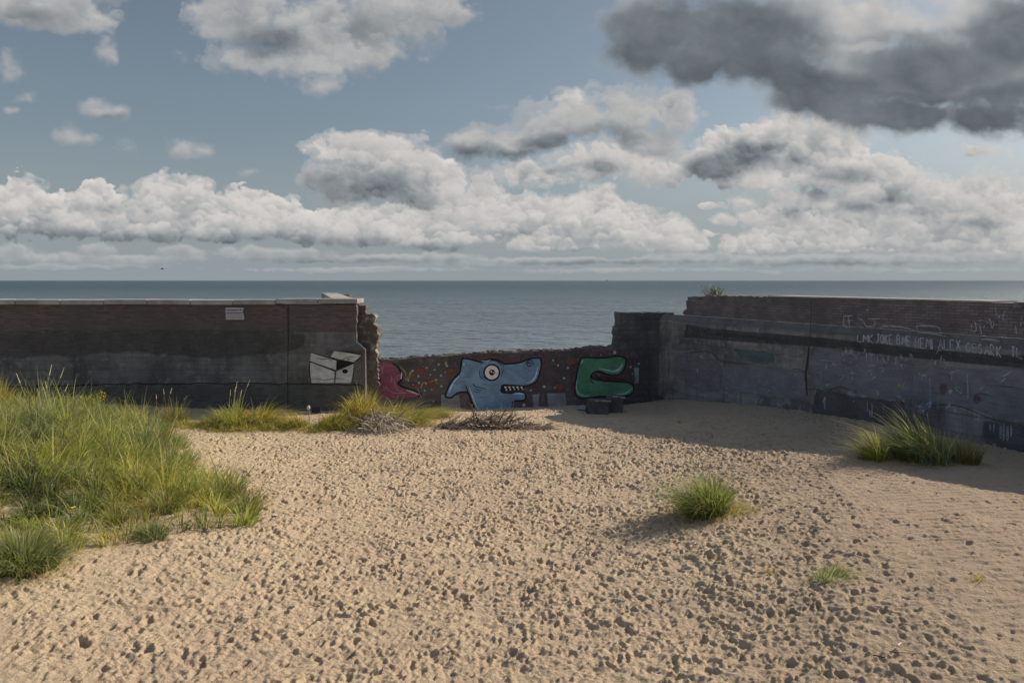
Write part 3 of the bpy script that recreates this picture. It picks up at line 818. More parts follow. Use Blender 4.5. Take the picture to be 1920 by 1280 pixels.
# painted cardboard box
M_PWHITE = paint_mat('faded_white_paint', (0.585, 0.585, 0.560), .42, fine=9.0)
M_PBLACK = paint_mat('black_outline_paint', (.020, .020, .022), .05)
zx = lambda x, y: (400 + x / 6.0, 560 + y / 6.0)
bx_ = Paint(WA, .006)
for pg in ([(1100, 605), (1390, 690), (1385, 800), (1090, 700)], [(1085, 712), (1370, 815), (1365, 945), (1095, 945)], [(1385, 812), (1578, 730), (1575, 800), (1555, 945), (1372, 945)], [(1360, 585), (1500, 600), (1670, 635), (1585, 715), (1320, 655)]):
    bx_.poly([zx(*p) for p in pg], False)
bo = bx_.build('box_painting', M_PWHITE, ra_, 'faded white graffiti of an open box')
ol = Paint(WA, .009)
for ln in ([(1100, 605), (1390, 690), (1385, 800)], [(1090, 705), (1370, 815), (1365, 948)], [(1090, 700), (1082, 800), (1100, 945)], [(1320, 655), (1385, 690), (1585, 718), (1670, 635)], [(1385, 812), (1585, 722), (1578, 830), (1555, 945)], [(1360, 582), (1500, 598), (1672, 633)]):
    ol.stroke([zx(*p) for p in ln], .038, smooth=False)
ol.stroke([zx(*p) for p in [(1150, 660), (1230, 680), (1290, 675), (1340, 700)]], .02)
ol.stroke([zx(*p) for p in [(1440, 690), (1500, 660), (1600, 650)]], .02)
ol.stroke([zx(*p) for p in [(1100, 905), (1180, 900), (1250, 915), (1320, 905), (1400, 895), (1480, 905), (1550, 935)]], .016)
ol.poly([zx(*p) for p in [(1392, 700), (1575, 722), (1392, 800)]], False)
ol.build('box_outline', M_PBLACK, bo)
eo = Paint(WA, .012); eo.disc(zx(1482, 815), .10, .075); eo.build('box_eye', M_PBLACK, bo)

# the sign with its chipped edge
sg = WA.root('warning_sign')
tag(sg, 'small white notice with a red heading and a chipped edge, fixed to the brick band', 'sign')
m_sg, ts, ps, _ = new_mat('sign_board'); nS = noise(ts, coords(ts), 9, 4, .6); ts.links.new(mixc(ts, nS.ramp(.4, .7), (.47, .45, .47), (.40, .39, .40)), ps.inputs['Base Color']); ps.inputs['Roughness'].default_value = .5
zs = lambda x, y: (410 + x / 25.6, 560 + y / 25.6)
out_ = [zs(340, 425), zs(1205, 430), zs(1200, 470), zs(1150, 600), zs(1175, 700), zs(1210, 800), zs(1215, 1000), zs(345, 1000)]
V, Fc = slab([tuple(sz(*p)) for p in out_], -.012, .028)
mesh_obj('sign_board', V, Fc, m_sg, sg)
m_red, _, pr, _ = new_mat('sign_red_ink'); pr.inputs['Base Color'].default_value = (.26, .11, .13, 1)
m_blk, _, pb, _ = new_mat('sign_black_ink'); pb.inputs['Base Color'].default_value = (.06, .055, .06, 1)
m_gry, _, pg_, _ = new_mat('sign_grey_ink'); pg_.inputs['Base Color'].default_value = (.24, .22, .235, 1)
rr = np.random.default_rng(8)
def ink_row(y, h, x0, x1, dash, lift=.015):
    g = Paint(WA, lift); x = x0
    while x < x1:
        w = rr.uniform(*dash); x2 = min(x + w, x1)
        a, b = sz(*zs(x, y - h)), sz(*zs(x2, y + h)); i = len(g.v)
        g.v += [(a[0], -lift, b[1]), (b[0], -lift, b[1]), (b[0], -lift, a[1]), (a[0], -lift, a[1])]; g.f.append((i, i + 1, i + 2, i + 3))
        x = x2 + rr.uniform(8, 16)
    return g
ink_row(545, 42, 400, 960, (30, 60)).build('heading', m_red, sg)
ink_row(535, 36, 1000, 1110, (40, 60)).build('symbol', m_blk, sg)
ink_row(686, 20, 385, 1140, (60, 180)).build('text_line', m_blk, sg)
for y in (800, 862, 905): ink_row(y, 11, 385, 1150, (40, 130)).build('text_line', m_gry, sg)

# ---- the stump with the mural -------------------------------------------
rb_ = WB.root('mural_wall')
tag(rb_, 'low broken wall stump painted with a blue shark and other cartoon graffiti', 'wall', 'broken sea wall', 'thing')
sb = WB.at
top = [(702, 672), (740, 674), (775, 671), (830, 668), (860, 665), (900, 662.5), (960, 660), (1010, 657.5), (1060, 657), (1090, 654), (1110, 651), (1157, 649)]
blk0 = sb(1157, 650)[0]; blk1 = WB.len + .6
prof = [(-.2, -1.2, 0), (blk0, -1.2, 0)] + [(*sb(*p), .022) for p in top[::-1]] + [(-.2, sb(690, 672)[1], 0)]
V, Fc = slab(prof, 0, .55, seed=12, step=.12)
mesh_obj('stump_body', V, Fc, M_STUMP, rb_)
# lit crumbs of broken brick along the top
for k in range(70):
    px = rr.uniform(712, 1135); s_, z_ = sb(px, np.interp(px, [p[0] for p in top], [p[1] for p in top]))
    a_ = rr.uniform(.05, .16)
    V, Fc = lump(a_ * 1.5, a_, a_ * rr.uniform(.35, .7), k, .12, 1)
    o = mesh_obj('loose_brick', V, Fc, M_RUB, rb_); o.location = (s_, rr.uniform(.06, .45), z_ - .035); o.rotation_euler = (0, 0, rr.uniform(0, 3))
# the taller block on the right of the gap
prof = [(blk0 + .003, -1.2, 0), (blk1, -1.2, 0), (blk1, sb(1290, 586)[1], 0), (sb(1277, 586)[0], sb(1277, 586)[1], .008), (sb(1252, 586)[0], sb(1252, 586.5)[1], .01), (sb(1162, 586)[0], sb(1162, 585)[1], .01), (sb(1162, 612)[0], sb(1162, 611)[1], .012), (sb(1158, 612)[0], sb(1158, 612)[1], .02), (sb(1158, 640)[0], sb(1158, 640)[1], .03), (sb(1156, 648)[0], sb(1156, 648)[1], .02)]
V, Fc = slab(prof, -.003, .55, seed=15, step=.14)
mesh_obj('end_block', V, Fc, concrete_mat('sooty_concrete', (0.126, 0.125, 0.126), (0.074, 0.072, 0.074), (0.186, 0.180, 0.180), 2.6, .2, .3), rb_)
V, Fc = slab([(sb(1166, 770)[0], -.8), (sb(1238, 770)[0], -.8), (sb(1236, 741)[0], sb(1236, 742)[1], .015), (sb(1166, 745)[0], sb(1166, 744)[1], .015)], -.35, -.006, seed=3, step=.15)
mesh_obj('foot_plinth', V, Fc, concrete_mat('sooty_plinth', (0.105, 0.104, 0.101), (0.063, 0.062, 0.063), (0.147, 0.147, 0.147), 2.0, .2, .3), rb_)

M_BLUE = paint_mat('blue_mural_paint', (.205, .325, .45), .18, fine=8.0)
M_LBLUE = paint_mat('light_blue_highlight', (0.536, 0.764, 0.910), .25)
M_GREEN = paint_mat('green_mural_paint', (.115, .285, .165), .16, fine=8.0)
M_LGREEN = paint_mat('pale_green_highlight', (0.390, 0.617, 0.585), .28)
M_RED = paint_mat('crimson_mural_paint', (0.300, 0.101, 0.143), .22, fine=8.0)
M_PINK = paint_mat('pink_highlight', (0.812, 0.536, 0.585), .3)
M_EYE = paint_mat('eye_white_paint', (0.845, 0.796, 0.747), .08)
M_NAVY = paint_mat('navy_outline_paint', (.022, .026, .036), .02)
M_MARO = paint_mat('maroon_spray', (.150, .085, .088), .72, fine=3.5)
M_DOT = paint_mat('white_dot_paint', (.46, .435, .44), .42)
M_ORG = paint_mat('rust_spray', (0.221, 0.098, 0.065), .58, fine=6.0)
M_YEL = paint_mat('yellow_spray', (0.325, 0.305, 0.078), .50, fine=8.0)
M_PATCH = paint_mat('cement_patch', (0.269, 0.276, 0.300), .30, fine=6.0)
z3 = lambda x, y: (820 + x / 8.727, 650 + y / 8.727)
z4 = lambda x, y: (1030 + x / 8.533, 640 + y / 8.533)
z5 = lambda x, y: (670 + x / 8.0, 660 + y / 8.0)
z2 = lambda x, y: (640 + x / 3.097, 620 + y / 3.097)
# spray haze behind the figures
hz_ = Paint(WB, .003)
hz_.stroke([z3(*p) for p in [(330, 560), (360, 380), (400, 200), (560, 170), (700, 220), (860, 180), (960, 185), (1080, 250), (1290, 250), (1480, 180), (1700, 170), (1740, 300), (1660, 600), (1560, 700)]], .40)
hz_.stroke([z4(*p) for p in [(400, 880), (370, 700), (400, 400), (480, 220), (800, 220), (1060, 190), (1240, 250), (1260, 400), (1150, 560), (1000, 590), (800, 560), (760, 580), (1000, 620), (1300, 620), (1390, 720)]], .34)
hz_.build('maroon_haze', M_MARO, rb_)

Paint(WB, .004).poly([z2(*p) for p in [(578, 372), (600, 368), (685, 375), (692, 462), (580, 462)]], False).build('cement_patch', M_PATCH, rb_)
Paint(WB, .004).poly([z2(*p) for p in [(1195, 362), (1300, 360), (1310, 440), (1200, 442)]], False).build('cement_patch', M_PATCH, rb_)
Paint(WB, .004).poly([z2(*p) for p in [(1110, 370), (1150, 365), (1145, 440), (1115, 445)]], False).build('cement_patch', M_PATCH, rb_)
Paint(WB, .004).poly([z2(*p) for p in [(1700, 215), (1728, 215), (1726, 300), (1704, 310)]], False).build('cement_patch', M_PATCH, rb_)
sp = Paint(WB, .0045)
for x, y, r in ((970, 270, .17), (1110, 470, .16), (865, 500, .13), (1400, 315, .17), (825, 335, .10), (930, 300, .1)): sp.disc(z5(x, y), r)
for x, y, r in ((1325, 180, .14), (1265, 330, .16), (1235, 250, .1), (490, 300, .12)): sp.disc(z2(x, y), r)
sp.build('rust_spots', M_ORG, rb_)
yl = Paint(WB, .005)
yl.stroke([z5(*p) for p in [(715, 415), (760, 390), (790, 330), (810, 280)]], .10); yl.stroke([z5(*p) for p in [(1040, 455), (990, 460), (965, 500), (950, 545)]], .06); yl.stroke([z5(*p) for p in [(1320, 140), (1335, 200)]], .10); yl.stroke([z2(*p) for p in [(340, 205), (370, 240), (375, 270)]], .05); yl.stroke([z2(*p) for p in [(500, 300), (540, 290), (560, 310)]], .04)
yl.build('yellow_marks', M_YEL, rb_)
dt = Paint(WB, .0055)
for x, y, r in ((830, 280, 17), (1040, 235, 15), (915, 360, 16), (1160, 265, 15), (1095, 340, 14), (1220, 185, 17), (1345, 205, 18), (1255, 350, 17), (1180, 415, 15), (925, 460, 18), (1030, 470, 17), (765, 425, 15), (1260, 510, 20), (1115, 560, 13), (1140, 735, 13), (835, 490, 11), (1320, 300, 11), (1010, 575, 14)): dt.disc(z5(x, y), r / 8 / 53)
for x, y, r in ((1230, 172, 6), (1293, 275, 8), (1178, 323, 9), (1100, 345, 6), (1258, 200, 6), (1315, 215, 7), (1365, 275, 5), (1587, 125, 11), (1680, 210, 6), (1727, 190, 6), (1495, 258, 5), (1508, 140, 4), (1060, 430, 10), (1240, 330, 5), (1690, 250, 4)): dt.disc(z2(x, y), r / 3.1 / 53)
dt.build('white_dots', M_DOT, rb_)

shark = [(400, 215), (450, 190), (560, 210), (700, 245), (790, 222), (870, 200), (960, 205), (1020, 240), (1090, 278), (1180, 275), (1290, 268), (1400, 240), (1480, 205), (1560, 187), (1680, 190), (1700, 300), (1675, 420), (1630, 540), (1560, 605), (1440, 640), (1250, 632), (1080, 625), (1050, 670), (1060, 742), (1250, 755), (1400, 740), (1442, 790), (1440, 850), (1380, 880), (1245, 890), (1240, 960), (1190, 1020), (1120, 1075), (900, 1085), (670, 1080), (580, 930), (535, 820), (505, 755), (450, 738), (340, 750), (280, 790), (220, 830), (130, 812), (150, 740), (190, 640), (250, 540), (360, 430), (385, 330)]
sh_ = Paint(WB, .007).poly([z3(*p) for p in shark], sub=4).build('shark_painting', M_BLUE, rb_, 'blue cartoon shark head in profile')
ol = Paint(WB, .010)
ol.stroke([z3(*p) for p in shark], .062, closed=True, sub=4)
for w_, ln in ((.05, [(460, 620), (500, 740), (560, 900), (660, 1060)]), (.035, [(590, 590), (605, 640), (700, 668), (800, 690)]), (.03, [(605, 680), (660, 705), (745, 716)]), (.03, [(600, 705), (625, 738), (710, 745)]),
               (.032, [(690, 390), (700, 480), (785, 562)]), (.022, [(720, 400), (735, 470), (800, 540)]), (.032, [(1050, 340), (1062, 420), (1045, 490)]), (.022, [(1085, 340), (1090, 430)]), (.04, [(690, 300), (760, 250), (860, 222), (960, 230), (1040, 290), (1090, 320)]),
               (.032, [(1410, 310), (1460, 250), (1510, 215), (1555, 245), (1585, 312)]), (.022, [(1455, 290), (1470, 250), (1510, 235)]), (.022, [(1090, 270), (1180, 280), (1290, 275)])):
    ol.stroke([z3(*p) for p in ln], w_)
ol.disc(z3(890, 420), 148 / 8.727 / 53)
ol.disc(z3(1505, 288), 40 / 8.727 / 53)
ol.poly([z3(*p) for p in [(1052, 650), (1080, 632), (1250, 638), (1420, 644), (1425, 655), (1390, 705), (1300, 722), (1150, 732), (1075, 725), (1050, 690)]])
ol.build('shark_outline', M_NAVY, sh_)
hl = Paint(WB, .0105)
for w_, ln in ((.05, [(352, 480), (270, 575), (215, 680), (185, 750)]), (.055, [(1640, 345), (1610, 470), (1545, 560), (1450, 592)]), (.05, [(437, 260), (430, 305)]), (.05, [(1230, 772), (1330, 760), (1415, 772)]), (.045, [(520, 660), (560, 770), (605, 890), (665, 1030)]), (.03, [(720, 230), (800, 235), (870, 215)])):
    hl.stroke([z3(*p) for p in ln], w_)
hl.build('shark_highlights', M_LBLUE, sh_)
e_ = Paint(WB, .0125).disc(z3(890, 418), 117 / 8.727 / 53, n=28).build('shark_eye', M_EYE, sh_)
Paint(WB, .0145).disc(z3(893, 418), 50 / 8.727 / 53).build('shark_pupil', M_NAVY, sh_)
gl_ = Paint(WB, .0165); gl_.disc(z3(880, 405), .028); gl_.disc(z3(915, 420), .022); gl_.disc(z3(893, 420), 0.012); gl_.build('eye_glints', M_EYE, sh_)
nz_ = Paint(WB, .0125).disc(z3(1505, 290), 24 / 8.727 / 53).build('shark_nostril', M_BLUE, sh_)
te = Paint(WB, .013)
for k in range(5):
    x0 = 1085 + k * 66
    te.poly([z3(x0 + 4, 648), z3(x0 + 52, 650), z3(x0 + 28, 686)], False); te.poly([z3(x0 + 26, 716 - k * 4), z3(x0 + 60, 712 - k * 4), z3(x0 + 46, 676)], False)
te.build('shark_teeth', M_EYE, sh_)
green = [(520, 262), (600, 255), (800, 265), (950, 255), (1060, 236), (1165, 245), (1222, 290), (1215, 380), (1180, 460), (1110, 525), (1000, 540), (900, 518), (800, 482), (720, 490), (672, 540), (685, 590), (760, 610), (900, 633), (1100, 645), (1270, 662), (1342, 710), (1345, 790), (1290, 850), (1180, 880), (1000, 876), (800, 880), (640, 902), (530, 912), (445, 880), (412, 800), (420, 650), (440, 500), (470, 370), (498, 290)]
gr_ = Paint(WB, .007).poly([z4(*p) for p in green], sub=4).build('letter_painting', M_GREEN, rb_, 'green bubble letter shaped like an open jaw')
ol = Paint(WB, .010); ol.stroke([z4(*p) for p in green], .058, closed=True, sub=4); ol.stroke([z4(*p) for p in [(690, 500), (655, 560), (668, 630), (722, 682)]], .04); ol.build('letter_outline', M_NAVY, gr_)
hl = Paint(WB, .0105)
for w_, ln in ((.06, [(790, 428), (900, 455), (1030, 478), (1110, 440), (1180, 350)]), (.05, [(530, 300), (512, 352)]), (.055, [(446, 600), (430, 740), (470, 830), (560, 865), (650, 862)]), (.055, [(1035, 832), (1180, 838), (1260, 800), (1325, 745)]), (.10, [(1000, 480), (1100, 455), (1165, 375)])): hl.stroke([z4(*p) for p in ln], w_)
hl.build('letter_highlights', M_LGREEN, gr_)
red = [(60, 165), (200, 155), (330, 158), (520, 168), (590, 210), (640, 280), (668, 350), (650, 425), (612, 468), (680, 520), (800, 560), (960, 622), (900, 660), (740, 680), (560, 690), (400, 680), (250, 640), (60, 560)]
rd_ = Paint(WB, .007).poly([z5(*p) for p in red], sub=4).build('creature_painting', M_RED, rb_, 'crimson cartoon creature half hidden by the pier')
ol = Paint(WB, .010); ol.stroke([z5(*p) for p in red[3:13]], .08, sub=4); ol.disc(z5(268, 425), 88 / 8 / 53, 70 / 8 / 53); ol.build('creature_outline', M_NAVY, rd_)
hl = Paint(WB, .0125); hl.stroke([z5(*p) for p in [(160, 352), (230, 318), (300, 318), (352, 340)]], .06); hl.stroke([z5(*p) for p in [(664, 298), (662, 350), (652, 405)]], .05); hl.stroke([z5(*p) for p in [(740, 565), (830, 600), (915, 632)]], .05); hl.build('creature_highlights', M_PINK, rd_)
# dry roots clinging to the stump
M_ROOT = paint_mat('dry_root', (0.468, 0.390, 0.351), .2)
rt = Paint(WB, .014)
for ln in ([(392, 160), (398, 215), (372, 250), (378, 310), (372, 375)], [(330, 170), (355, 235), (372, 250)], [(560, 420), (565, 490), (600, 560), (680, 605)], [(500, 350), (520, 400), (500, 450)], [(425, 485), (440, 530), (470, 560)], [(370, 560), (460, 575), (560, 610), (700, 612), (830, 605)], [(900, 525), (925, 600), (975, 700)], [(360, 470), (400, 530), (430, 545)], [(590, 370), (640, 330)]):
    rt.stroke([z5(*p) for p in ln], .018)
rt.build('clinging_roots', M_ROOT, rb_)

# ---- the wall on the right -------------------------------------------------
rc_ = WC.root('graffiti_wall')
tag(rc_, 'tall dark wall covered in faint scribbled writing, running toward the viewer past the grassy tuft', 'wall', 'broken sea wall', 'thing')
sc = WC.at
zc_top, zc_led, zc_shl = 3.985, 3.17, 2.94
s_step = sc(1277, 570)[0]; send = WC.len + 14
V, Fc = slab([(.02, -1.5), (send, -1.5), (send, zc_shl), (.02, zc_shl + .06)], 0, 1.3)
mesh_obj('concrete_base', V, Fc, M_CONC_R, rc_)
m_sh = concrete_mat('lichened_shoulder', (0.178, 0.175, 0.167), (0.128, 0.124, 0.119), (0.246, 0.238, 0.221), 1.0, streak=.4)
V = [(.02, -.004, zc_shl + .063), (send, -.004, zc_shl + .003), (send, .17, zc_led), (.02, .17, zc_led + .07)]
mesh_obj('sloped_shoulder', V, [(0, 1, 2, 3)], m_sh, rc_)
stp = [(s_step, zc_led + .072, .0), (send, zc_led + .002, 0), (send, zc_top, 0), (sc(1430, 555)[0], zc_top, .012), (sc(1322, 553)[0], zc_top, .02), (sc(1318, 556)[0], zc_top - .06, .01), (sc(1300, 556)[0], zc_top - .05, .01), (sc(1282, 556)[0], zc_top - .07, .01), (sc(1282, 560)[0], zc_top - .20, .015), (sc(1279, 560)[0], zc_top - .22, .01), (sc(1281, 575)[0], zc_top - .50, .015), (sc(1276, 577)[0], zc_top - .56, .01), (sc(1273, 584)[0], zc_top - .68, .01)]
V, Fc = slab(stp, .171, 1.15, seed=21, step=.09)
mesh_obj('brick_parapet', V, Fc, M_BRICK_R, rc_)
cj = [sc(1432, 555)[0], sc(1590, 560)[0], sc(1720, 565)[0], sc(1850, 570)[0]]
for k in range(3):
    V, Fc = bar(cj[k] + .01, cj[k + 1] - .01, .14, 1.2, zc_top + .004, zc_top + .045, .01)
    mesh_obj('coping_screed', V, Fc, M_COPE, rc_)
V, Fc = bar(sc(1893, 570)[0], send, .12, 1.2, zc_top - .10, zc_top + .03, .01)
mesh_obj('coping_slab', V, Fc, M_CONC, rc_)
z6 = lambda x, y: (1130 + x / 2.4304, 500 + y / 2.4304)
z7 = lambda x, y: (1540 + x / 5.0526, 560 + y / 5.0526)
z8 = lambda x, y: (1540 + x / 5.0526, 680 + y / 5.0526)
z9 = lambda x, y: (1230 + x / 5.818, 640 + y / 5.818)
M_CRACK = paint_mat('crack_grime', (.055, .054, .054), .45, .9, fine=6.0)
g_ = Paint(WC, .006)
g_.stroke([(1521, 562), (1521, 600), (1518, 640), (1516, 665)], .022, taper=False)
g_.stroke([(1517, 650), (1514, 680), (1511, 700), (1512, 720), (1514, 742)], .085)
g_.build('expansion_joint', M_CRACK, rc_)
g_ = Paint(WC, .005)
for w_, ln in ((.022, [z9(*p) for p in [(120, 125), (300, 122), (430, 120), (520, 105), (600, 120), (650, 160), (690, 200), (760, 225), (980, 240), (1060, 245)]]), (.022, [z9(*p) for p in [(1490, 300), (1560, 305), (1630, 335)]]), (.022, [z8(*p) for p in [(60, 265), (130, 235), (200, 232), (270, 255), (340, 280)]]), (.022, [z8(*p) for p in [(1000, 430), (1080, 405), (1180, 395), (1300, 410), (1420, 450), (1560, 510), (1660, 545), (1900, 590)]]), (.018, [z8(*p) for p in [(660, 370), (740, 365), (800, 390)]]), (.018, [z8(*p) for p in [(1630, 205), (1720, 220), (1920, 245)]]), (.018, [z8(*p) for p in [(1450, 300), (1500, 290), (1560, 300), (1640, 330)]])):
    g_.stroke(ln, w_)
g_.build('render_cracks', M_CRACK, rc_)
M_HOLLOW_SHADE = paint_mat('spall_shade_patch', (0.122, 0.118, 0.122), .62, .85, fine=3.0, soft=True)
ho = Paint(WC, .003)  # flat dark patches: shade of the eroded hollows put into colour
for pg in ([z8(*p) for p in [(-60, 300), (40, 285), (200, 285), (320, 320), (500, 345), (650, 370), (790, 395), (800, 560), (700, 650), (400, 650), (150, 590), (-60, 540)]], [z8(*p) for p in [(1560, 570), (1700, 575), (1920, 600), (1990, 620), (1990, 900), (1800, 860), (1640, 800), (1540, 700)]]):
    ho.soft(pg, .35)
ho.build('hollow_shade', M_HOLLOW_SHADE, rc_)
Paint(WC, .0035).soft([z7(*p) for p in [(-1300, 300), (-700, 340), (0, 375), (700, 450), (1500, 520), (2100, 575), (2100, 645), (1500, 620), (900, 560), (250, 480), (-300, 420), (-900, 365)]], .5).build('water_stain', paint_mat('water_stain', (.155, .150, .146), .68, .42, fine=2.0, soft=True), rc_)
M_HAZE = paint_mat('pale_washed_paint', (0.268, 0.273, 0.297), .85, .6, fine=2.5, soft=True)
M_PURP = paint_mat('mauve_washed_paint', (0.245, 0.217, 0.245), .8, .6, fine=2.5, soft=True)
M_TEAL = paint_mat('teal_washed_paint', (.13, .20, .205), .95, .6, fine=4.0, soft=True)
pw = Paint(WC, .002)
pw.soft([z9(*p) for p in [(740, 260), (1000, 280), (1280, 290), (1500, 320), (1620, 360), (1600, 600), (1300, 620), (1000, 560), (760, 540)]])
pw.soft([z7(*p) for p in [(-70, 480), (300, 500), (900, 620), (1500, 660), (1980, 700), (1980, 1150), (1700, 1120), (1200, 1000), (600, 950), (100, 850), (-70, 830)]])
pw.build('pale_wash', M_HAZE, rc_)
pw = Paint(WC, .0025); pw.soft([z9(*p) for p in [(220, 140), (520, 125), (620, 180), (700, 280), (720, 520), (600, 560), (400, 520), (250, 300)]]); pw.soft([z9(*p) for p in [(180, 30), (350, 40), (380, 100), (200, 105)]]); pw.build('mauve_wash', M_PURP, rc_)
pw = Paint(WC, .0028); pw.soft([z9(*p) for p in [(860, 70), (1000, 90), (1250, 110), (1300, 220), (1200, 260), (1060, 240), (900, 160)]]); pw.build('teal_wash', M_TEAL, rc_)
# hand-scrawled names
STROKES = {'L': [[(0, 1), (0, 0), (.7, 0)]], 'M': [[(0, 0), (.1, 1), (.45, .4), (.8, 1), (.9, 0)]], 'K': [[(0, 1), (0, 0)], [(.7, 1), (0, .45), (.75, 0)]], 'J': [[(.1, 1), (.8, 1)], [(.5, 1), (.5, .15), (.25, 0), (0, .15)]], 'O': [[(.35, 1), (0, .7), (0, .3), (.35, 0), (.7, .3), (.7, .7), (.35, 1)]], 'E': [[(.65, 1), (0, 1), (0, 0), (.7, 0)], [(0, .52), (.5, .52)]],
           'B': [[(0, 0), (0, 1), (.5, .9), (.5, .6), (0, .52), (.6, .42), (.6, .1), (0, 0)]], 'N': [[(0, 0), (0, 1), (.7, 0), (.7, 1)]], 'I': [[(.1, 1), (.1, 0)]], 'A': [[(0, 0), (.4, 1), (.8, 0)], [(.15, .38), (.65, .38)]], 'X': [[(0, 1), (.75, 0)], [(.75, 1), (0, 0)]], 'C': [[(.65, .85), (.35, 1), (0, .65), (0, .3), (.35, 0), (.7, .15)]], 'S': [[(.6, .88), (.3, 1), (.05, .75), (.55, .35), (.4, 0), (0, .12)]], 'R': [[(0, 0), (0, 1), (.5, .9), (.5, .6), (0, .5), (.65, 0)]], 'T': [[(0, 1), (.8, 1)], [(.4, 1), (.4, 0)]]}
M_CHALK = paint_mat('faded_grey_lettering', (0.468, 0.507, 0.595), .50, .75, fine=16.0)
M_WHITE = paint_mat('old_white_scrawl', (0.474, 0.483, 0.518), .60, .75, fine=16.0)
tx = Paint(WC, .007)
def write(word, x0, x1, ytop, ybot, w=.035):
    """Letters between two photo columns; the baseline runs down with the wall."""
    n = len(word); rg = np.random.default_rng(len(word) * 7 + int(x0))
    for k, ch in enumerate(word):
        a = x0 + (x1 - x0) * (k + .08) / n; b = x0 + (x1 - x0) * (k + .86) / n
        for st in STROKES[ch]:
            pts = []
            for u, v in st:
                x = a + (b - a) * u / .8 + rg.normal(0, .3); f = (x - x0) / (x1 - x0 + 1e-6)
                yt, yb = ytop[0] + (ytop[1] - ytop[0]) * f, ybot[0] + (ybot[1] - ybot[0]) * f
                pts.append((x, yb + (yt - yb) * v + rg.normal(0, .3)))
            tx.stroke(pts, w, taper=False, smooth=len(pts) > 4, sub=3)
zz = lambda x: 1540 + x / 5.0526
yy = lambda y: 560 + y / 5.0526
for wd, a, b, t0_, t1_, b0_, b1_ in (('LMK', 340, 500, 340, 345, 405, 420), ('JOKE', 520, 680, 335, 345, 415, 430), ('BME', 715, 855, 345, 360, 430, 445), ('NEMI', 885, 1095, 370, 380, 465, 475), ('ALEX', 1105, 1330, 385, 395, 475, 490), ('CESARK', 1370, 1715, 420, 450, 490, 555), ('TI', 1800, 1890, 455, 465, 550, 555)):
    write(wd, zz(a), zz(b), (yy(t0_), yy(t1_)), (yy(b0_), yy(b1_)))
tx.build('scrawled_names', M_CHALK, rc_)
sw = Paint(WC, .008)
for w_, ln in ((.03, [(215, 165), (215, 250), (250, 275)]), (.03, [(215, 165), (300, 160)]), (.025, [(225, 210), (300, 205)]), (.03, [(255, 160), (270, 270)]), (.03, [(345, 185), (400, 205)]), (.03, [(440, 190), (560, 190)]), (.03, [(400, 210), (430, 260), (500, 250), (510, 200)]), (.04, [(438, 98), (440, 118)]), (.03, [(560, 285), (575, 262), (650, 260), (760, 268), (815, 278), (900, 308)]), (.03, [(910, 300), (915, 258), (1050, 258), (1115, 275), (1135, 320)]), (.03, [(910, 318), (1050, 330), (1130, 345), (1190, 358)]),
               (.03, [(1515, 382), (1600, 385), (1690, 402)]), (.025, [(1410, 300), (1470, 300), (1450, 200)]), (.025, [(1740, 110), (1720, 190), (1750, 200)]), (.022, [(1480, 210), (1530, 200)]), (.022, [(1600, 180), (1610, 270)]), (.022, [(1840, 250), (1850, 330)]), (.02, [(1900, 180), (1890, 260)]),
               (.028, [(300, 650), (290, 700), (300, 770)]), (.028, [(270, 700), (320, 705)]), (.026, [(320, 640), (360, 615)]), (.026, [(440, 690), (480, 680), (470, 740)]), (.026, [(550, 660), (590, 650), (580, 690), (550, 690)]), (.026, [(480, 755), (520, 735)]), (.03, [(1240, 690), (1238, 780)]), (.03, [(1215, 715), (1240, 690), (1265, 700)]), (.036, [(1385, 720), (1390, 850), (1392, 960)]), (.022, [(1480, 770), (1505, 745)]), (.03, [(955, 720), (955, 770)]), (.03, [(1028, 750), (1030, 770)]), (.025, [(0, 580), (60, 585), (130, 598)]), (.025, [(440, 630), (520, 632)])):
    sw.stroke([z7(*p) for p in ln], w_)
sw.build('white_scrawls', M_WHITE, rc_)
sw = Paint(WC, .0075); rs = np.random.default_rng(17)
for (x0, x1, y0, y1, n) in ((195, 350, 490, 560, 9), (400, 545, 500, 570, 7), (600, 640, 570, 600, 2), (690, 860, 535, 630, 7), (1040, 1260, 575, 640, 8), (1560, 1700, 150, 290, 5), (1400, 1560, 190, 300, 4)):
    for k in range(n):
        a = np.array([x0 + (x1 - x0) * (k + .5) / n, rs.uniform(y0, y1)]); pts = [a + rs.normal(0, (9, 22), 2) for _ in range(4)]
        sw.stroke([z7(*p) for p in pts], .022)
for k in range(70):
    s0 = np.array([rs.uniform(1290, 1915), rs.uniform(655, 790)])
    if s0[1] > 735 + (s0[0] - 1290) * .15: continue
    pts = [s0 + rs.normal(0, (3.5, 4.5), 2) for _ in range(rs.integers(2, 5))]
    sw.stroke(pts, rs.uniform(.014, .03))
sw.build('illegible_tags', M_CHALK, rc_)
dr = Paint(WC, .0085)
for x, a, b, w_ in [(742, 285, 510, .05), (872, 285, 385, .045), (868, 540, 600, .03), (172, 570, 640, .05), (215, 585, 615, .08), (1425, 610, 650, .05), (1218, 415, 460, .03), (1130, 415, 450, .03), (1740, 520, 580, .04), (1840, 600, 730, .06)]:
    dr.stroke([z9(x, a), z9(x + 2, (a + b) / 2), z9(x - 1, b)], w_)
for x, a, b, w_ in [(35, 320, 440, .05), (437, 365, 470, .04), (480, 375, 520, .06), (460, 440, 510, .05), (1600, 580, 640, .05), (1635, 560, 660, .04), (1700, 575, 720, .06), (1730, 575, 740, .05), (1765, 600, 740, .06), (1800, 590, 700, .05), (1495, 450, 560, .04), (1480, 560, 690, .03), (1640, 760, 850, .10), (1515, 760, 810, .06), (880, 120, 190, .03), (1030, 150, 420, .03)]:
    dr.stroke([z8(x, a), z8(x + 2, (a + b) / 2), z8(x - 1, b)], w_)
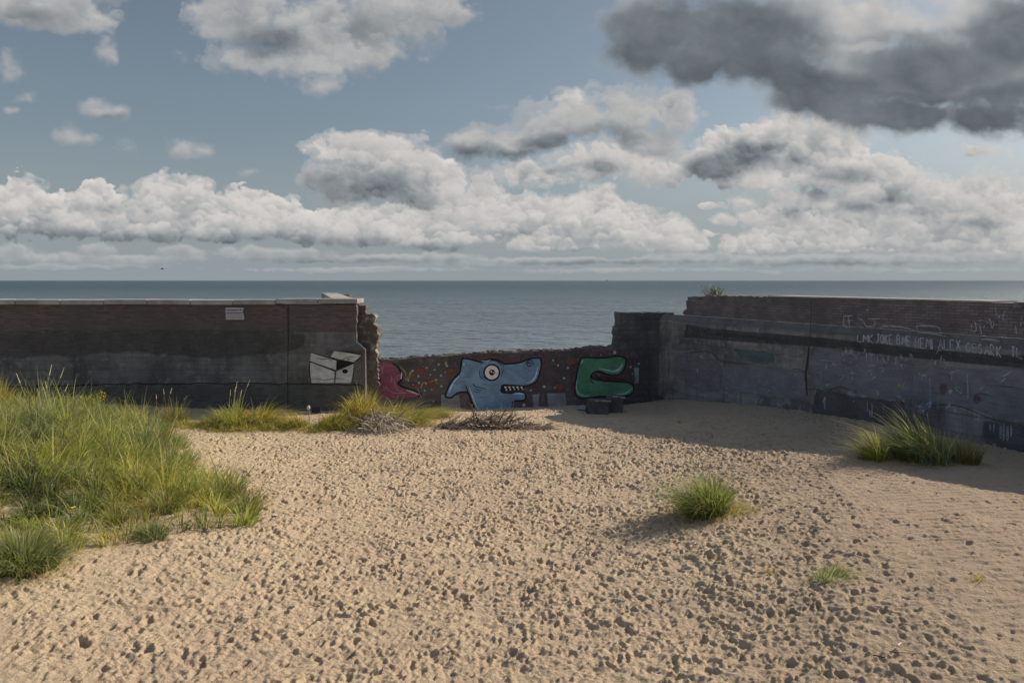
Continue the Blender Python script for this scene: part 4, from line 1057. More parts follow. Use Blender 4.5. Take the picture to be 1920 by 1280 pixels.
dr.build('paint_drips', paint_mat('lime_drips', (.36, .375, .41), .48, .7, fine=10), rc_)
fg = Paint(WC, .0078)
fg.stroke([z8(*p) for p in [(800, 560), (800, 430), (815, 300), (860, 225), (890, 180), (880, 130)]], .05); fg.stroke([z8(*p) for p in [(1030, 130), (1030, 190), (1080, 260), (1095, 350)]], .035)
fg.poly([z8(*p) for p in [(960, 350), (1030, 300), (1035, 400), (1020, 440), (960, 430)]])
fg.build('bottle_outline', paint_mat('pale_blue_outline', (0.176, 0.215, 0.273), .50, .8, fine=8), rc_)
rdp = Paint(WC, .0079); rdp.disc(z8(1155, 245), .10, .13); rdp.disc(z8(1475, 345), .09, .11); rdp.build('red_spots', paint_mat('dull_red_spray', (0.143, 0.085, 0.098), .62), rc_)
yw = Paint(WC, .0079); yw.disc(z8(740, 210), .05); yw.build('yellow_spot', M_YEL, rc_)
# ------------------------------------------------------------------ plants
def leaf_material(name, trans=.48):
    m, t, p, out = new_mat(name)
    a = t.nodes.new('ShaderNodeVertexColor'); a.layer_name = 'Col'
    t.links.new(a.outputs['Color'], p.inputs['Base Color']); p.inputs['Roughness'].default_value = .55; p.inputs['Specular IOR Level'].default_value = .35
    tr = t.nodes.new('ShaderNodeBsdfTranslucent'); t.links.new(a.outputs['Color'], tr.inputs['Color'])
    mx = node(t, 'ShaderNodeMixShader'); mx.inputs[0].default_value = trans
    t.links.new(p.outputs[0], mx.inputs[1]); t.links.new(tr.outputs[0], mx.inputs[2]); t.links.new(mx.outputs[0], out.inputs['Surface'])
    return m
M_GRASS = leaf_material('grass_blades')
m_stem, t_, p_, _ = new_mat('dry_stems')
a_ = t_.nodes.new('ShaderNodeVertexColor'); a_.layer_name = 'Col'; t_.links.new(a_.outputs['Color'], p_.inputs['Base Color'])

PAL = {'green': (0.171, 0.244, 0.041), 'lime': (0.390, 0.415, 0.067), 'blue': (0.165, 0.226, 0.122), 'straw': (0.634, 0.549, 0.293), 'gold': (0.634, 0.451, 0.085), 'dark': (0.085, 0.116, 0.034), 'rust': (0.293, 0.183, 0.073), 'olive': (0.268, 0.281, 0.067), 'silver': (0.464, 0.525, 0.390)}

def blades(base, az, h, lean, droop, width, col, tipcol=None, segs=5, rng=RNG):
    """Curved tapering grass blades; every argument is an array over the blades."""
    n = len(base); u = np.linspace(0, 1, segs + 1)[None, :]
    dirx, diry = np.cos(az)[:, None], np.sin(az)[:, None]
    hh = h[:, None]
    out_ = lean[:, None] * hh * u ** 1.7
    px = base[:, 0:1] + dirx * out_; py = base[:, 1:2] + diry * out_
    pz = base[:, 2:3] + hh * (u - droop[:, None] * u ** 2.6) - .03
    tw = az + np.pi / 2 + rng.normal(0, .7, n)
    w = width[:, None] * (1 - u ** 1.6 * .93) / 2
    wx, wy = np.cos(tw)[:, None] * w, np.sin(tw)[:, None] * w
    L = np.stack([px - wx, py - wy, pz], -1); R_ = np.stack([px + wx, py + wy, pz], -1)
    V = np.stack([L, R_], 2).reshape(-1, 3)
    k = np.arange(n)[:, None] * (2 * (segs + 1)) + np.arange(segs)[None] * 2
    Fq = np.stack([k, k + 1, k + 3, k + 2], -1).reshape(-1, 4)
    c = np.repeat(col[:, None, :], segs + 1, 1)
    if tipcol is not None:
        f = (u ** 2)[..., None] * .7
        c = c * (1 - f) + tipcol[:, None, :] * f
    C = np.repeat(c[:, :, None, :], 2, 2).reshape(-1, 3)
    return V, Fq, C

def merge(parts):
    vs, fs, cs, b = [], [], [], 0
    for V, Fq, C in parts:
        vs.append(V); fs.append(Fq + b); cs.append(C); b += len(V)
    return np.concatenate(vs), np.concatenate(fs), np.concatenate(cs)

def pick(names, weights, n, rng):
    P = np.array([PAL[k] for k in names]); w = np.array(weights, float); w /= w.sum()
    return P[rng.choice(len(names), n, p=w)] * rng.uniform(.75, 1.3, (n, 1)) * rng.uniform(.92, 1.08, (n, 3))

def tuft(px, py, radius, h, n, names, weights, label, bias=(0.0, 0.0), droop=.35, lean=.75, squash=1.0, width=.011, group=None, seed=0, dry=.2, name='grass_tuft', under=.25):
    rng = np.random.default_rng(500 + seed)
    P = ground_at(px, py)
    r = radius * np.sqrt(rng.random(n)) * .62; th = rng.uniform(0, 2 * np.pi, n)
    bx, by = r * np.cos(th), r * np.sin(th) * squash
    az = th + rng.normal(0, .55, n)
    rel = r / (radius * .62)
    ax, ay = np.cos(az) * (.25 + .75 * rel) + bias[0] * 1.6, np.sin(az) * (.25 + .75 * rel) + bias[1] * 1.6; az = np.arctan2(ay, ax)
    cl_ = fbm(bx * 6 / max(radius, .2) + seed, by * 6 / max(radius, .2), 2, 300 + seed)
    hh = h * (.35 + .75 * rng.random(n) ** .8) * (1.05 - .35 * rel) * (1 + .8 * cl_)
    le = lean * (.25 + .9 * np.maximum(rel, np.hypot(*bias))) * rng.uniform(.6, 1.3, n) * np.clip(np.hypot(ax, ay), .5, 1.8)
    dr = droop * (.4 + rel) * rng.uniform(.5, 1.3, n)
    wx, wy = P[0] + bx, P[1] + by
    base = np.stack([bx, by, g0(wx, wy) - P[2]], 1)
    parts = [blades(base, az, hh, le, dr, width * rng.uniform(.7, 1.7, n), pick(names, weights, n, rng) * (1 + .9 * cl_[:, None]), pick(['straw', 'lime'], [1, 1], n, rng), rng=rng)]
    m = int(n * under)                                        # dead thatch round the foot
    r2 = radius * np.sqrt(rng.random(m)) * .95; t2 = rng.uniform(0, 2 * np.pi, m)
    b2 = np.stack([r2 * np.cos(t2), r2 * np.sin(t2) * squash], 1); b2 = np.c_[b2, g0(P[0] + b2[:, 0], P[1] + b2[:, 1]) - P[2]]
    parts.append(blades(b2, t2 + rng.normal(0, 1.0, m), h * rng.uniform(.12, .35, m), rng.uniform(.8, 2.2, m), rng.uniform(.4, .9, m), width * rng.uniform(.5, .9, m), pick(['straw', 'gold', 'rust', names[0]], [3, 2, 1, 2], m, rng), rng=rng))
    V, Fq, C = merge(parts)
    o = mesh_obj(name, V, Fq, M_GRASS, None, cols=C); o.location = P
    tag(o, label, 'grass', group)
    return o

def tubes(lines, radii, cols, sides=5):
    """Round twigs along polylines; radii are (start, end)."""
    vs, fs, cs, b = [], [], [], 0
    for L, (r0, r1), c in zip(lines, radii, cols):
        L = np.asarray(L, float); n = len(L)
        T = np.gradient(L, axis=0); T /= np.linalg.norm(T, axis=1, keepdims=True) + 1e-9
        ref = np.where(np.abs(T[:, 2:3]) > .9, [[1., 0, 0]], [[0, 0, 1.]])
        A = np.cross(T, ref); A /= np.linalg.norm(A, axis=1, keepdims=True) + 1e-9; B = np.cross(T, A)
        r = np.linspace(r0, r1, n)[:, None, None]; th = np.arange(sides) * 2 * np.pi / sides
        ring = L[:, None] + r * (A[:, None] * np.cos(th)[None, :, None] + B[:, None] * np.sin(th)[None, :, None])
        vs.append(ring.reshape(-1, 3)); cs.append(np.tile(c, (n * sides, 1)))
        i = np.arange(n - 1)[:, None] * sides; j = np.arange(sides)[None]; j2 = (j + 1) % sides
        fs.append(np.stack([i + j, i + j2, i + sides + j2, i + sides + j], -1).reshape(-1, 4) + b); b += n * sides
    return np.concatenate(vs), np.concatenate(fs), np.concatenate(cs)

def wander(p, d, length, n, rng, wob=.25, sag=0.0):
    L = [np.array(p, float)]; d = np.array(d, float); d /= np.linalg.norm(d)
    for k in range(n):
        d = d + rng.normal(0, wob, 3) + [0, 0, -sag]; d /= np.linalg.norm(d)
        L.append(L[-1] + d * length / n)
    return np.array(L)

# ---- the dune grass on the left: one mass that nobody could count
def build_dune_grass():
    rng = np.random.default_rng(99)
    xs = np.array([p[0] for p in GRASS_POLY]); ys = np.array([p[1] for p in GRASS_POLY])
    # tussock centres, kept apart
    cx, cy = [], []
    n0 = 5200
    X, Y = rng.uniform(xs.min() - .2, xs.max() + .2, n0), rng.uniform(ys.min() - .2, ys.max() + .2, n0)
    jx = fbm(X * .9, Y * .9, 3, 61) * .8; jy = fbm(X * .9 + 7, Y * .9, 3, 62) * .8
    ok = inside(GRASS_POLY, X + jx, Y + jy)
    _, ppy = pix(X, Y, g0(X, Y)); d1 = fbm(X * .75, Y * .75, 4, 63)
    thin = fsmooth(915, 1000, ppy + 45 * d1)
    ok &= rng.random(n0) < np.clip(1 - .58 * thin + .9 * d1, .10, 1)
    for x, y in zip(X[ok], Y[ok]):
        if all((x - a) ** 2 + (y - b) ** 2 > .31 ** 2 for a, b in zip(cx, cy)): cx.append(x); cy.append(y)
    cx, cy = np.array(cx), np.array(cy); m = len(cx)
    f = fbm(cx * .55, cy * .55, 3, 68) * 1.2 + .6 * fbm(cx * 2.2, cy * 2.2, 2, 69)
    _, cpy = pix(cx, cy, g0(cx, cy))
    near_edge = fsmooth(920, 1010, cpy)
    ch = rng.uniform(.32, .84, m) * (1 - .38 * near_edge) * (1 + .5 * fbm(cx * .8, cy * .8, 2, 71))
    cr = rng.uniform(.13, .31, m); cn = (rng.uniform(60, 165, m) * (1 - .35 * near_edge)).astype(int)
    cw = np.stack([  .28 + .8 * fbm(cx * .4, cy * .4, 2, 66), .1 + .8 * fbm(cx * .4, cy * .4, 2, 67)], 1)
    kinds = np.where(f > .16, 0, np.where(f > -.12, 1, 2))
    mixes = [(['lime', 'gold', 'olive', 'straw'], [5, 1.5, 3, 1.2]), (['green', 'lime', 'olive', 'blue', 'straw'], [4, 3, 3, 1, .8]), (['blue', 'green', 'silver', 'dark', 'straw'], [4, 4, 1, 2, .6])]
    parts = []
    for k in range(m):
        n = cn[k]; th = rng.uniform(0, 2 * np.pi, n); r = cr[k] * np.sqrt(rng.random(n))
        x, y = cx[k] + r * np.cos(th), cy[k] + r * np.sin(th)
        ax, ay = np.cos(th) * .9 + cw[k, 0], np.sin(th) * .9 + cw[k, 1]
        az = np.arctan2(ay, ax) + rng.normal(0, .4, n)
        h = ch[k] * rng.uniform(.5, 1.1, n); tall = rng.random(n) < .04; h = np.where(tall, h * 1.6, h)
        rel = r / cr[k]
        lean = (.25 + .75 * rel) * rng.uniform(.5, 1.4, n) * np.where(tall, .5, 1); droop = rng.uniform(.1, .6, n) * (.3 + rel) * np.where(tall, .4, 1)
        col = pick(*mixes[kinds[k]], n, rng) * rng.uniform(.65, 1.4)
        parts.append(blades(np.stack([x, y, g0(x, y)], 1), az, h, lean, droop, rng.uniform(.012, .027, n), col, pick(['straw', 'lime', 'green'], [2, 2, 1], n, rng), segs=4, rng=rng))
    # loose single blades between, and flat dead straw over the bare places
    n = 4500
    x = rng.uniform(xs.min(), xs.max(), n); y = rng.uniform(ys.min(), ys.max(), n); k_ = inside(GRASS_POLY, x, y); x, y = x[k_], y[k_]; n = len(x)
    parts.append(blades(np.stack([x, y, g0(x, y)], 1), rng.uniform(-1.2, 1.6, n), rng.uniform(.15, .5, n), rng.uniform(.3, 1.3, n), rng.uniform(.1, .6, n), rng.uniform(.006, .013, n), pick(['olive', 'green', 'straw', 'lime'], [3, 2, 2, 2], n, rng), segs=4, rng=rng))
    m = 15000
    x2 = rng.uniform(xs.min(), xs.max() + .5, m); y2 = rng.uniform(ys.min() - .5, ys.max(), m)
    k2 = inside(GRASS_POLY, x2 + rng.normal(0, .25, m), y2 + rng.normal(0, .25, m)); x2, y2 = x2[k2], y2[k2]; m = len(x2)
    parts.append(blades(np.stack([x2, y2, g0(x2, y2) + .03], 1), rng.uniform(0, 6.28, m), rng.uniform(.06, .18, m), rng.uniform(1.2, 3.5, m), rng.uniform(.3, .9, m), rng.uniform(.005, .009, m), pick(['straw', 'gold', 'rust', 'silver'], [4, 1, 1, 1], m, rng), segs=4, rng=rng))
    return merge(parts)
V, Fq, C = build_dune_grass()
dg = mesh_obj('dune_grass', V, Fq, M_GRASS, None, cols=C)
tag(dg, 'dense mass of green and yellow dune grass on the sand mound', 'grass', kind='stuff')

WG = 'grass tufts along the foot of the wall'
SG = 'grass tufts standing in the open sand'
tuft(1326, 962, .58, 1.00, 1724, ['green', 'blue', 'lime', 'dark'], [5, 3, 1.5, 1], 'round dark green tuft alone in the trodden sand', (-.25, 0), .40, .95, .9, .011, SG, 1)
tuft(1385, 960, .32, 0.28, 184, ['lime', 'straw'], [2, 2], 'small flat yellow wisps beside the round green tuft', (.4, 0), .4, 1.3, 1, .009, SG, 12)
tuft(1640, 862, .34, 0.75, 482, ['green', 'lime', 'olive', 'straw'], [3, 3, 2, 1], 'shorter yellow-green tuft at the shadow edge, left of the big leaning tuft', (-.5, 0), .3, .8, .9, .011, SG, 2)
tuft(1728, 862, .85, 1.12, 1494, ['green', 'blue', 'olive', 'gold', 'silver'], [3, 5, 2, 1, 1.5], 'big grey-green tuft leaning left in front of the scribbled wall', (-.55, 0), .25, .75, .9, .012, SG, 3)
tuft(1810, 868, .42, 0.78, 345, ['rust', 'dark', 'olive'], [3, 3, 1], 'thin brown withered tuft in the shade of the scribbled wall', (0, 0), .2, .45, .9, .009, SG, 4)
tuft(1555, 1084, .30, 0.30, 276, ['silver', 'olive', 'lime'], [3, 2, 2], 'tiny low greyish tuft half buried in rippled sand', (.3, .1), .4, 1.3, .8, .009, SG, 5)
tuft(1272, 792, .22, 0.20, 138, ['gold', 'lime', 'straw'], [3, 2, 2], 'little golden wisp on the lit crest beside the wall shadow', (0, 0), .4, 1.2, 1, .011, SG, 6)
tuft(1445, 1072, .12, 0.18, 69, ['gold', 'rust'], [2, 2], 'sparse rusty sprig in the trodden sand', (0, 0), .3, .8, 1, .007, SG, 13)
tuft(1832, 1086, .12, 0.18, 69, ['gold', 'olive'], [2, 2], 'sparse olive sprig far out on the rippled sand', (0, 0), .3, .8, 1, .007, SG, 14)
tuft(40, 1062, .75, 0.78, 2185, ['green', 'blue', 'dark', 'olive', 'silver'], [4, 3, 2, 2, .8], 'dark dense tuft at the front corner of the dune grass', (.1, -.1), .42, .85, .9, .012, SG, 7)
tuft(285, 1008, .36, 0.45, 413, ['green', 'blue', 'dark'], [3, 3, 2], 'dark small tuft on the bare front edge of the dune grass', (-.1, 0), .4, .9, .9, .010, SG, 15)
tuft(440, 797, 1.03, 1.07, 910, ['olive', 'lime', 'gold', 'green'], [3, 3, 1.5, 2], 'untidy tall tuft of seeding grass at the wall foot below the sign', (0, 0), .55, 1.0, .7, .015, WG, 21, under=.5)
tuft(492, 795, 0.85, 1.03, 1040, ['lime', 'gold', 'olive', 'straw'], [4, 3, 2, 1], 'fountain-shaped yellow tuft at the wall foot, bending right', (.35, 0), .65, 1.15, .7, .014, WG, 22, under=.5)
tuft(397, 800, 0.57, 0.56, 416, ['dark', 'olive', 'straw'], [2, 2, 1], 'low grey-green tuft at the wall foot nearest the dune mound', (0, -.2), .5, 1.0, .8, .013, WG, 23)
tuft(556, 801, 0.48, 0.68, 494, ['lime', 'gold', 'dark'], [3, 2, 2], 'short bright tuft at the wall foot left of the staked board', (-.2, -.1), .5, 1.0, .8, .014, WG, 24)
tuft(628, 801, 0.72, 0.87, 988, ['lime', 'gold', 'olive'], [4, 3, 1.5], 'rounded yellow-green tuft bending right at the wall foot beside the staked board', (.45, -.1), .55, .85, .8, .014, WG, 25)
tuft(682, 791, 0.83, 1.55, 1430, ['gold', 'lime', 'rust', 'olive'], [4, 3, 1.4, 1.5], 'tallest golden tuft, round the foot of the pier', (.15, -.2), .45, .75, .8, .014, WG, 26, under=.5)
tuft(752, 790, 1.09, 0.90, 1560, ['lime', 'olive', 'gold', 'straw'], [4, 3, 1.5, 2], 'wide sprawling yellow-green tuft below the crimson creature', (.5, -.1), .45, 1.1, .8, .013, WG, 27, under=.6)
tuft(808, 781, 0.80, 0.52, 910, ['lime', 'olive', 'straw'], [4, 3, 2], 'low green tuft tapering off below the shark fin', (.7, 0), .4, 1.4, .7, .013, WG, 28)
tuft(330, 792, 0.63, 0.93, 390, ['rust', 'dark', 'olive'], [2, 3, 2], 'dark shaded weeds at the wall foot behind the dune grass', (0, 0), .3, .6, .8, .012, WG, 29)
tuft(-8, 772, 0.63, 1.42, 650, ['gold', 'rust', 'lime'], [3, 2, 2], 'tall rusty golden grass at the far edge of the dune mound', (.2, 0), .3, .5, .8, .013, WG, 30)
tuft(1432, 748, .42, 0.33, 299, ['dark', 'green'], [3, 1], 'dark moss-like clump at the foot of the scribbled wall, near the corner', (0, -.2), .4, .9, .5, .014, 'dark clumps at the foot of the scribbled wall', 31)
tuft(1492, 766, .40, 0.22, 229, ['dark', 'rust'], [3, 2], 'flat brown clump on the shaded sand slope by the crack', (0, -.2), .4, 1.3, .5, .012, 'dark clumps at the foot of the scribbled wall', 32)

WF = 'low weeds between the wall-foot tufts'
for k, (px_, py_, hh_, lab) in enumerate(((352, 799, .34, 'low straggling weeds at the wall foot just clear of the dune mound'), (418, 805, .30, 'low straw mat in front of the untidy tall tuft'), (466, 806, .26, 'flat bright yellow mat between the two tall wall-foot tufts'), (520, 804, .30, 'low yellow mat at the right foot of the fountain tuft'), (590, 806, .26, 'low pale mat right under the staked board'), (650, 801, .42, 'low weeds between the rounded tuft and the golden tuft'), (780, 797, .28, 'low green fringe in front of the wide sprawling tuft'))):
    tuft(px_, py_, .8, hh_ * 1.25, 520, ['lime', 'gold', 'olive', 'straw'], [4, 2, 2, 2], lab, (.1, -.15), .5, 1.5, .55, .013, WF, 60 + k, under=.8)

# seed stalks standing out of the mass, as one plant each
def stalks(px, py, n, h, label, seed, col='straw'):
    rng = np.random.default_rng(seed); P = ground_at(px, py); ln, rd, cs = [], [], []
    for k in range(n):
        b = np.array([rng.normal(0, .16), rng.normal(0, .12), 0]); d = np.array([rng.normal(.1, .25), rng.normal(0, .2), 1])
        ln.append(wander(b, d, h * rng.uniform(.7, 1.1), 6, rng, .07)); rd.append((.006, .003)); cs.append(np.array(PAL[col]) * rng.uniform(.7, 1.1))
        tip, dd = ln[-1][-1], ln[-1][-1] - ln[-1][-2]
        ln.append(np.array([tip - dd * .1, tip + dd * .5, tip + dd * 1.1])); rd.append((.011, .004)); cs.append(np.array(PAL['straw']) * .9)
    V, Fq, C = tubes(ln, rd, cs); o = mesh_obj('seed_stalks', V, Fq, m_stem, None, cols=C); o.location = P
    tag(o, label, 'grass', 'seed stalks of tall grass')
stalks(90, 800, 7, 1.15, 'pale seed stalks rising highest from the dune grass', 41, 'silver')
stalks(440, 792, 6, 1.2, 'straw-coloured seed stalks above the untidy tuft under the sign', 42)
stalks(310, 790, 4, .95, 'dark bent seed stalks against the shaded wall foot', 43, 'rust')

# ragwort with yellow heads
def ragwort(px, py, h, label):
    rng = np.random.default_rng(61); P = ground_at(px, py)
    root = empty('ragwort_plant', P); tag(root, label, 'plant')
    ln, rd, cs, heads = [], [], [], []
    for k in range(4):
        L = wander((rng.normal(0, .05), rng.normal(0, .05), -.02), (rng.normal(.1, .2), rng.normal(0, .15), 1), h * rng.uniform(.85, 1.05), 6, rng, .05); ln.append(L); rd.append((.010, .006)); cs.append(np.array(PAL['olive']))
        for q in range(5):
            e = wander(L[-2], (rng.normal(0, .7), rng.normal(0, .7), 1), .16 * rng.uniform(.6, 1.2), 3, rng, .1); ln.append(e); rd.append((.005, .003)); cs.append(np.array(PAL['lime'])); heads.append(e[-1])
    V, Fq, C = tubes(ln, rd, cs); mesh_obj('stems', V, Fq, m_stem, root, cols=C)
    vs, fs = [], []
    for hd in heads:
        for q in range(3):
            c = hd + rng.normal(0, .018, 3); b = len(vs); tl = rng.normal(0, .35, 2)
            ring = [(c[0] + .019 * math.cos(a), c[1] + .019 * math.sin(a), c[2] + .019 * (math.cos(a) * tl[0] + math.sin(a) * tl[1])) for a in np.arange(7) * 2 * math.pi / 7]
            vs += ring + [(c[0], c[1], c[2] + .012), (c[0], c[1], c[2] - .014)]
            for k in range(7): fs += [(b + k, b + (k + 1) % 7, b + 7), (b + (k + 1) % 7, b + k, b + 8)]
    m_y, _, py_, _ = new_mat('ragwort_yellow'); py_.inputs['Base Color'].default_value = (.45, .35, .05, 1)
    mesh_obj('flower_heads', vs, fs, m_y, root)
    n = 70; z = rng.uniform(.1, .75, n) * h
    V, Fq, C = blades(np.stack([rng.normal(0, .07, n), rng.normal(0, .07, n), z], 1), rng.uniform(0, 6.28, n), rng.uniform(.10, .18, n), rng.uniform(.8, 1.6, n), rng.uniform(.4, .9, n), np.full(n, .03), pick(['olive', 'lime', 'green'], [2, 2, 1], n, rng), segs=3, rng=rng)
    mesh_obj('leaves', V, Fq, M_GRASS, root, cols=C)
ragwort(176, 800, 1.0, 'yellow-flowered weed on top of the dune grass in front of the wall')

# small yellow flower low in the grass
fl = empty('hawkweed_flower', ground_at(140, 985)); tag(fl, 'single bright yellow flower low in the grass near the front', 'flower')
V, Fq, C = tubes([[(0, 0, -.02), (.01, 0, .15), (.0, -.01, .30)]], [(.005, .004)], [np.array(PAL['olive'])]); mesh_obj('stem', V, Fq, m_stem, fl, cols=C)
vs = [(.045 * math.cos(a) * (1 if k % 2 else .55), .045 * math.sin(a) * (1 if k % 2 else .55) - .01, .305 + .01 * (k % 2)) for k, a in enumerate(np.arange(20) * math.pi / 10)] + [(0, -.01, .318), (0, -.01, .288)]
m_hy, _, ph, _ = new_mat('petal_yellow'); ph.inputs['Base Color'].default_value = (.75, .60, .03, 1)
mesh_obj('petals', vs, [f for k in range(20) for f in ((k, (k + 1) % 20, 20), ((k + 1) % 20, k, 21))], m_hy, fl)

# ------------------------------------------------------------------ dead wood
def brush_heap():
    rng = np.random.default_rng(71); P = ground_at(722, 806); ln, rd, cs = [], [], []
    for k in range(230):
        x = rng.normal(0, .42); y = rng.normal(0, .28); z = rng.uniform(0, .5) * math.exp(-(x / .75) ** 2)
        d = (rng.normal(.7, .7), rng.normal(-.2, .5), rng.normal(-.25, .5))
        L = wander((x - .25, y, z + .05), d, rng.uniform(.35, 1.0), 7, rng, .22, .08); L[:, 2] = np.maximum(L[:, 2], .0)
        ln.append(L); r = rng.uniform(.006, .016); rd.append((r, r * .45))
        c = np.array([.62, .55, .46]) if rng.random() < .78 else np.array([.13, .10, .085]); cs.append(c * rng.uniform(.6, 1.2))
    V, Fq, C = tubes(ln, rd, cs); o = mesh_obj('brush_heap', V, Fq, m_stem, None, cols=C); o.location = P
    tag(o, 'bleached grey heap of dead brushwood at the edge of the yellow grass', 'brushwood')
brush_heap()
def dark_brush():
    rng = np.random.default_rng(72); A = ground_at(818, 800); B = ground_at(1028, 803); ln, rd, cs = [], [], []
    u = np.linalg.norm(B - A); ex = (B - A) / u; ey = np.array([-ex[1], ex[0], 0])
    def w(s, t, z): return ex * s + ey * t + np.array([0, 0, z])
    for k in range(360):
        s = rng.uniform(0, 1); s0 = s * u; hgt = (.06 + .20 * math.exp(-((s - .45) / .28) ** 2)) * (1 if s < .8 else .5)
        a = w(s0, rng.normal(0, .16), rng.uniform(.0, hgt)); d = ex * rng.normal(.8, .5) + ey * rng.normal(0, .35) + np.array([0, 0, rng.normal(.05, .22)])
        L = wander(a, d, rng.uniform(.15, .65), 5, rng, .18, .03); L[:, 2] = np.maximum(L[:, 2], (s0 / u) * (B - A)[2] - .02)
        ln.append(L); r = rng.uniform(.008, .024); rd.append((r, r * .5)); cs.append(np.array([.31, .25, .20]) * rng.uniform(.35, 1.6))
    for s, hgt, lx in ((.34, .5, -.1), (.38, .4, .1), (.56, .5, .9), (.62, .55, 1.1), (.66, .3, 1.4), (.48, .35, .4)):
        L = wander(w(s * u, 0, .15), ex * lx * .6 + ey * rng.normal(0, .2) + np.array([0, 0, .8]), hgt * 1.25, 6, rng, .16); ln.append(L); rd.append((.028, .008)); cs.append(np.array([.085, .062, .055]) * rng.uniform(.8, 1.4))
        for q in range(3):
            i = rng.integers(2, 6); ln.append(wander(L[i], L[i] - L[i - 1] + rng.normal(0, .07, 3), .28, 4, rng, .2)); rd.append((.011, .004)); cs.append(np.array([.16, .125, .10]) * rng.uniform(.7, 1.3))
    for k in range(60):
        a = w(rng.uniform(.25, .75) * u, rng.normal(0, .15), rng.uniform(.15, .4)); ln.append(wander(a, ex * rng.normal(.5, .8) + np.array([0, 0, rng.normal(.2, .4)]), rng.uniform(.2, .5), 5, rng, .25)); rd.append((.008, .004)); cs.append(np.array([.34, .29, .23]) * rng.uniform(.6, 1.1))
    V, Fq, C = tubes(ln, rd, cs); o = mesh_obj('dead_branch', V, Fq, m_stem, None, cols=C); o.location = A
    tag(o, 'long dark fallen branch with upturned twigs on the sand below the shark', 'branch')
dark_brush()
def wall_bush():
    rng = np.random.default_rng(73); s, z = sc(1316, 555); p2 = WC.o + WC.u * s + WC.n * .55; root = empty('wall_bush', (p2[0], p2[1], zc_top - .08)); tag(root, 'small wind-bent bush on the broken end of the tall wall, against the sea', 'bush')
    ln, rd, cs, tips = [], [], [], []
    for k in range(26):
        L = wander((rng.normal(0, .10), rng.normal(0, .1), 0), (rng.normal(-.25, .75), rng.normal(0, .5), rng.uniform(.25, .9)), rng.uniform(.25, .62), 5, rng, .25); ln.append(L); rd.append((.013, .005)); cs.append(np.array([.08, .065, .055])); tips += list(L[2:])
    V, Fq, C = tubes(ln, rd, cs); mesh_obj('branches', V, Fq, m_stem, root, cols=C)
    T = np.array(tips); T = T[rng.integers(0, len(T), 330)] + rng.normal(0, .045, (330, 3)); n = 330
    V, Fq, C = blades(T, rng.uniform(0, 6.28, n), rng.uniform(.05, .09, n), rng.uniform(.5, 1.6, n), rng.uniform(0, .8, n), np.full(n, .030), pick(['dark', 'rust', 'olive'], [3, 1.4, 1], n, rng), segs=3, rng=rng)
    mesh_obj('foliage', V, Fq, M_GRASS, root, cols=C)
wall_bush()
for k, (px, hh) in enumerate(((1338, .14), (1352, .10), (1369, .12), (1385, .08))):
    rng = np.random.default_rng(80 + k); s, z = sc(px, 555); p2 = WC.o + WC.u * s + WC.n * .5; n = 26
    V, Fq, C = blades(rng.normal(0, .06, (n, 3)) * [1, 1, 0], rng.uniform(0, 6.28, n), hh * rng.uniform(.6, 1.3, n), rng.uniform(.2, .8, n), rng.uniform(0, .4, n), np.full(n, .012), pick(['olive', 'rust', 'straw'], [2, 2, 1], n, rng), segs=3, rng=rng)
    o = mesh_obj('wall_top_weed', V, Fq, M_GRASS, None, cols=C); o.location = (p2[0], p2[1], zc_top)
    tag(o, 'little dry weed sprouting from the top edge of the tall wall', 'weed', 'weeds on the wall top')

# ------------------------------------------------------------------ masonry and litter on the sand
M_BLOCK = concrete_mat('sooty_block', (.135, .130, .125), (.08, .076, .075), (.19, .182, .175), 1.0, .3, .3)
def block(px0, px1, py0, py1, dpt, seed, label, rz):
    A = ground_at((px0 + px1) / 2, py1 - 1); k = F_PX / (A[1] + .2)
    w_, h_ = (px1 - px0) / k, (py1 - py0) / k
    V, Fc = lump(w_, dpt, h_ + .12, seed, .035, 3)
    o = mesh_obj('concrete_block', V, Fc, M_BLOCK, None); o.location = (A[0], A[1] + dpt / 2, A[2] - .12); o.rotation_euler = (0, R(3), rz); tag(o, label, 'block', 'fallen concrete blocks')
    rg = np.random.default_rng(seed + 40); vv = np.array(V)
    for q_ in range(5):  # pale lumps added along the top front edge, standing in for sunlit rims
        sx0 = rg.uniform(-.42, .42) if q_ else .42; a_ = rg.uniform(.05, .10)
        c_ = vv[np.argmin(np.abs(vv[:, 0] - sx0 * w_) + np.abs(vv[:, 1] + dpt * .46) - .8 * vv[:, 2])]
        V2, F2 = lump(a_ * 2.0, a_, a_ * .55, q_ + seed * 5, .12, 1); ch_ = mesh_obj('sunlit_rim_lump', V2, F2, M_COPE, o); ch_.location = (c_[0], c_[1] + .03, c_[2] - a_ * .3)
block(1100, 1141, 751, 778, .6, 1, 'dark broken concrete block below the green letter, lower with pale lumps as sunlit rim', .12)
block(1136, 1170, 743, 775, .6, 2, 'dark taller concrete block below the green letter, beside the dark wall corner', -.1)
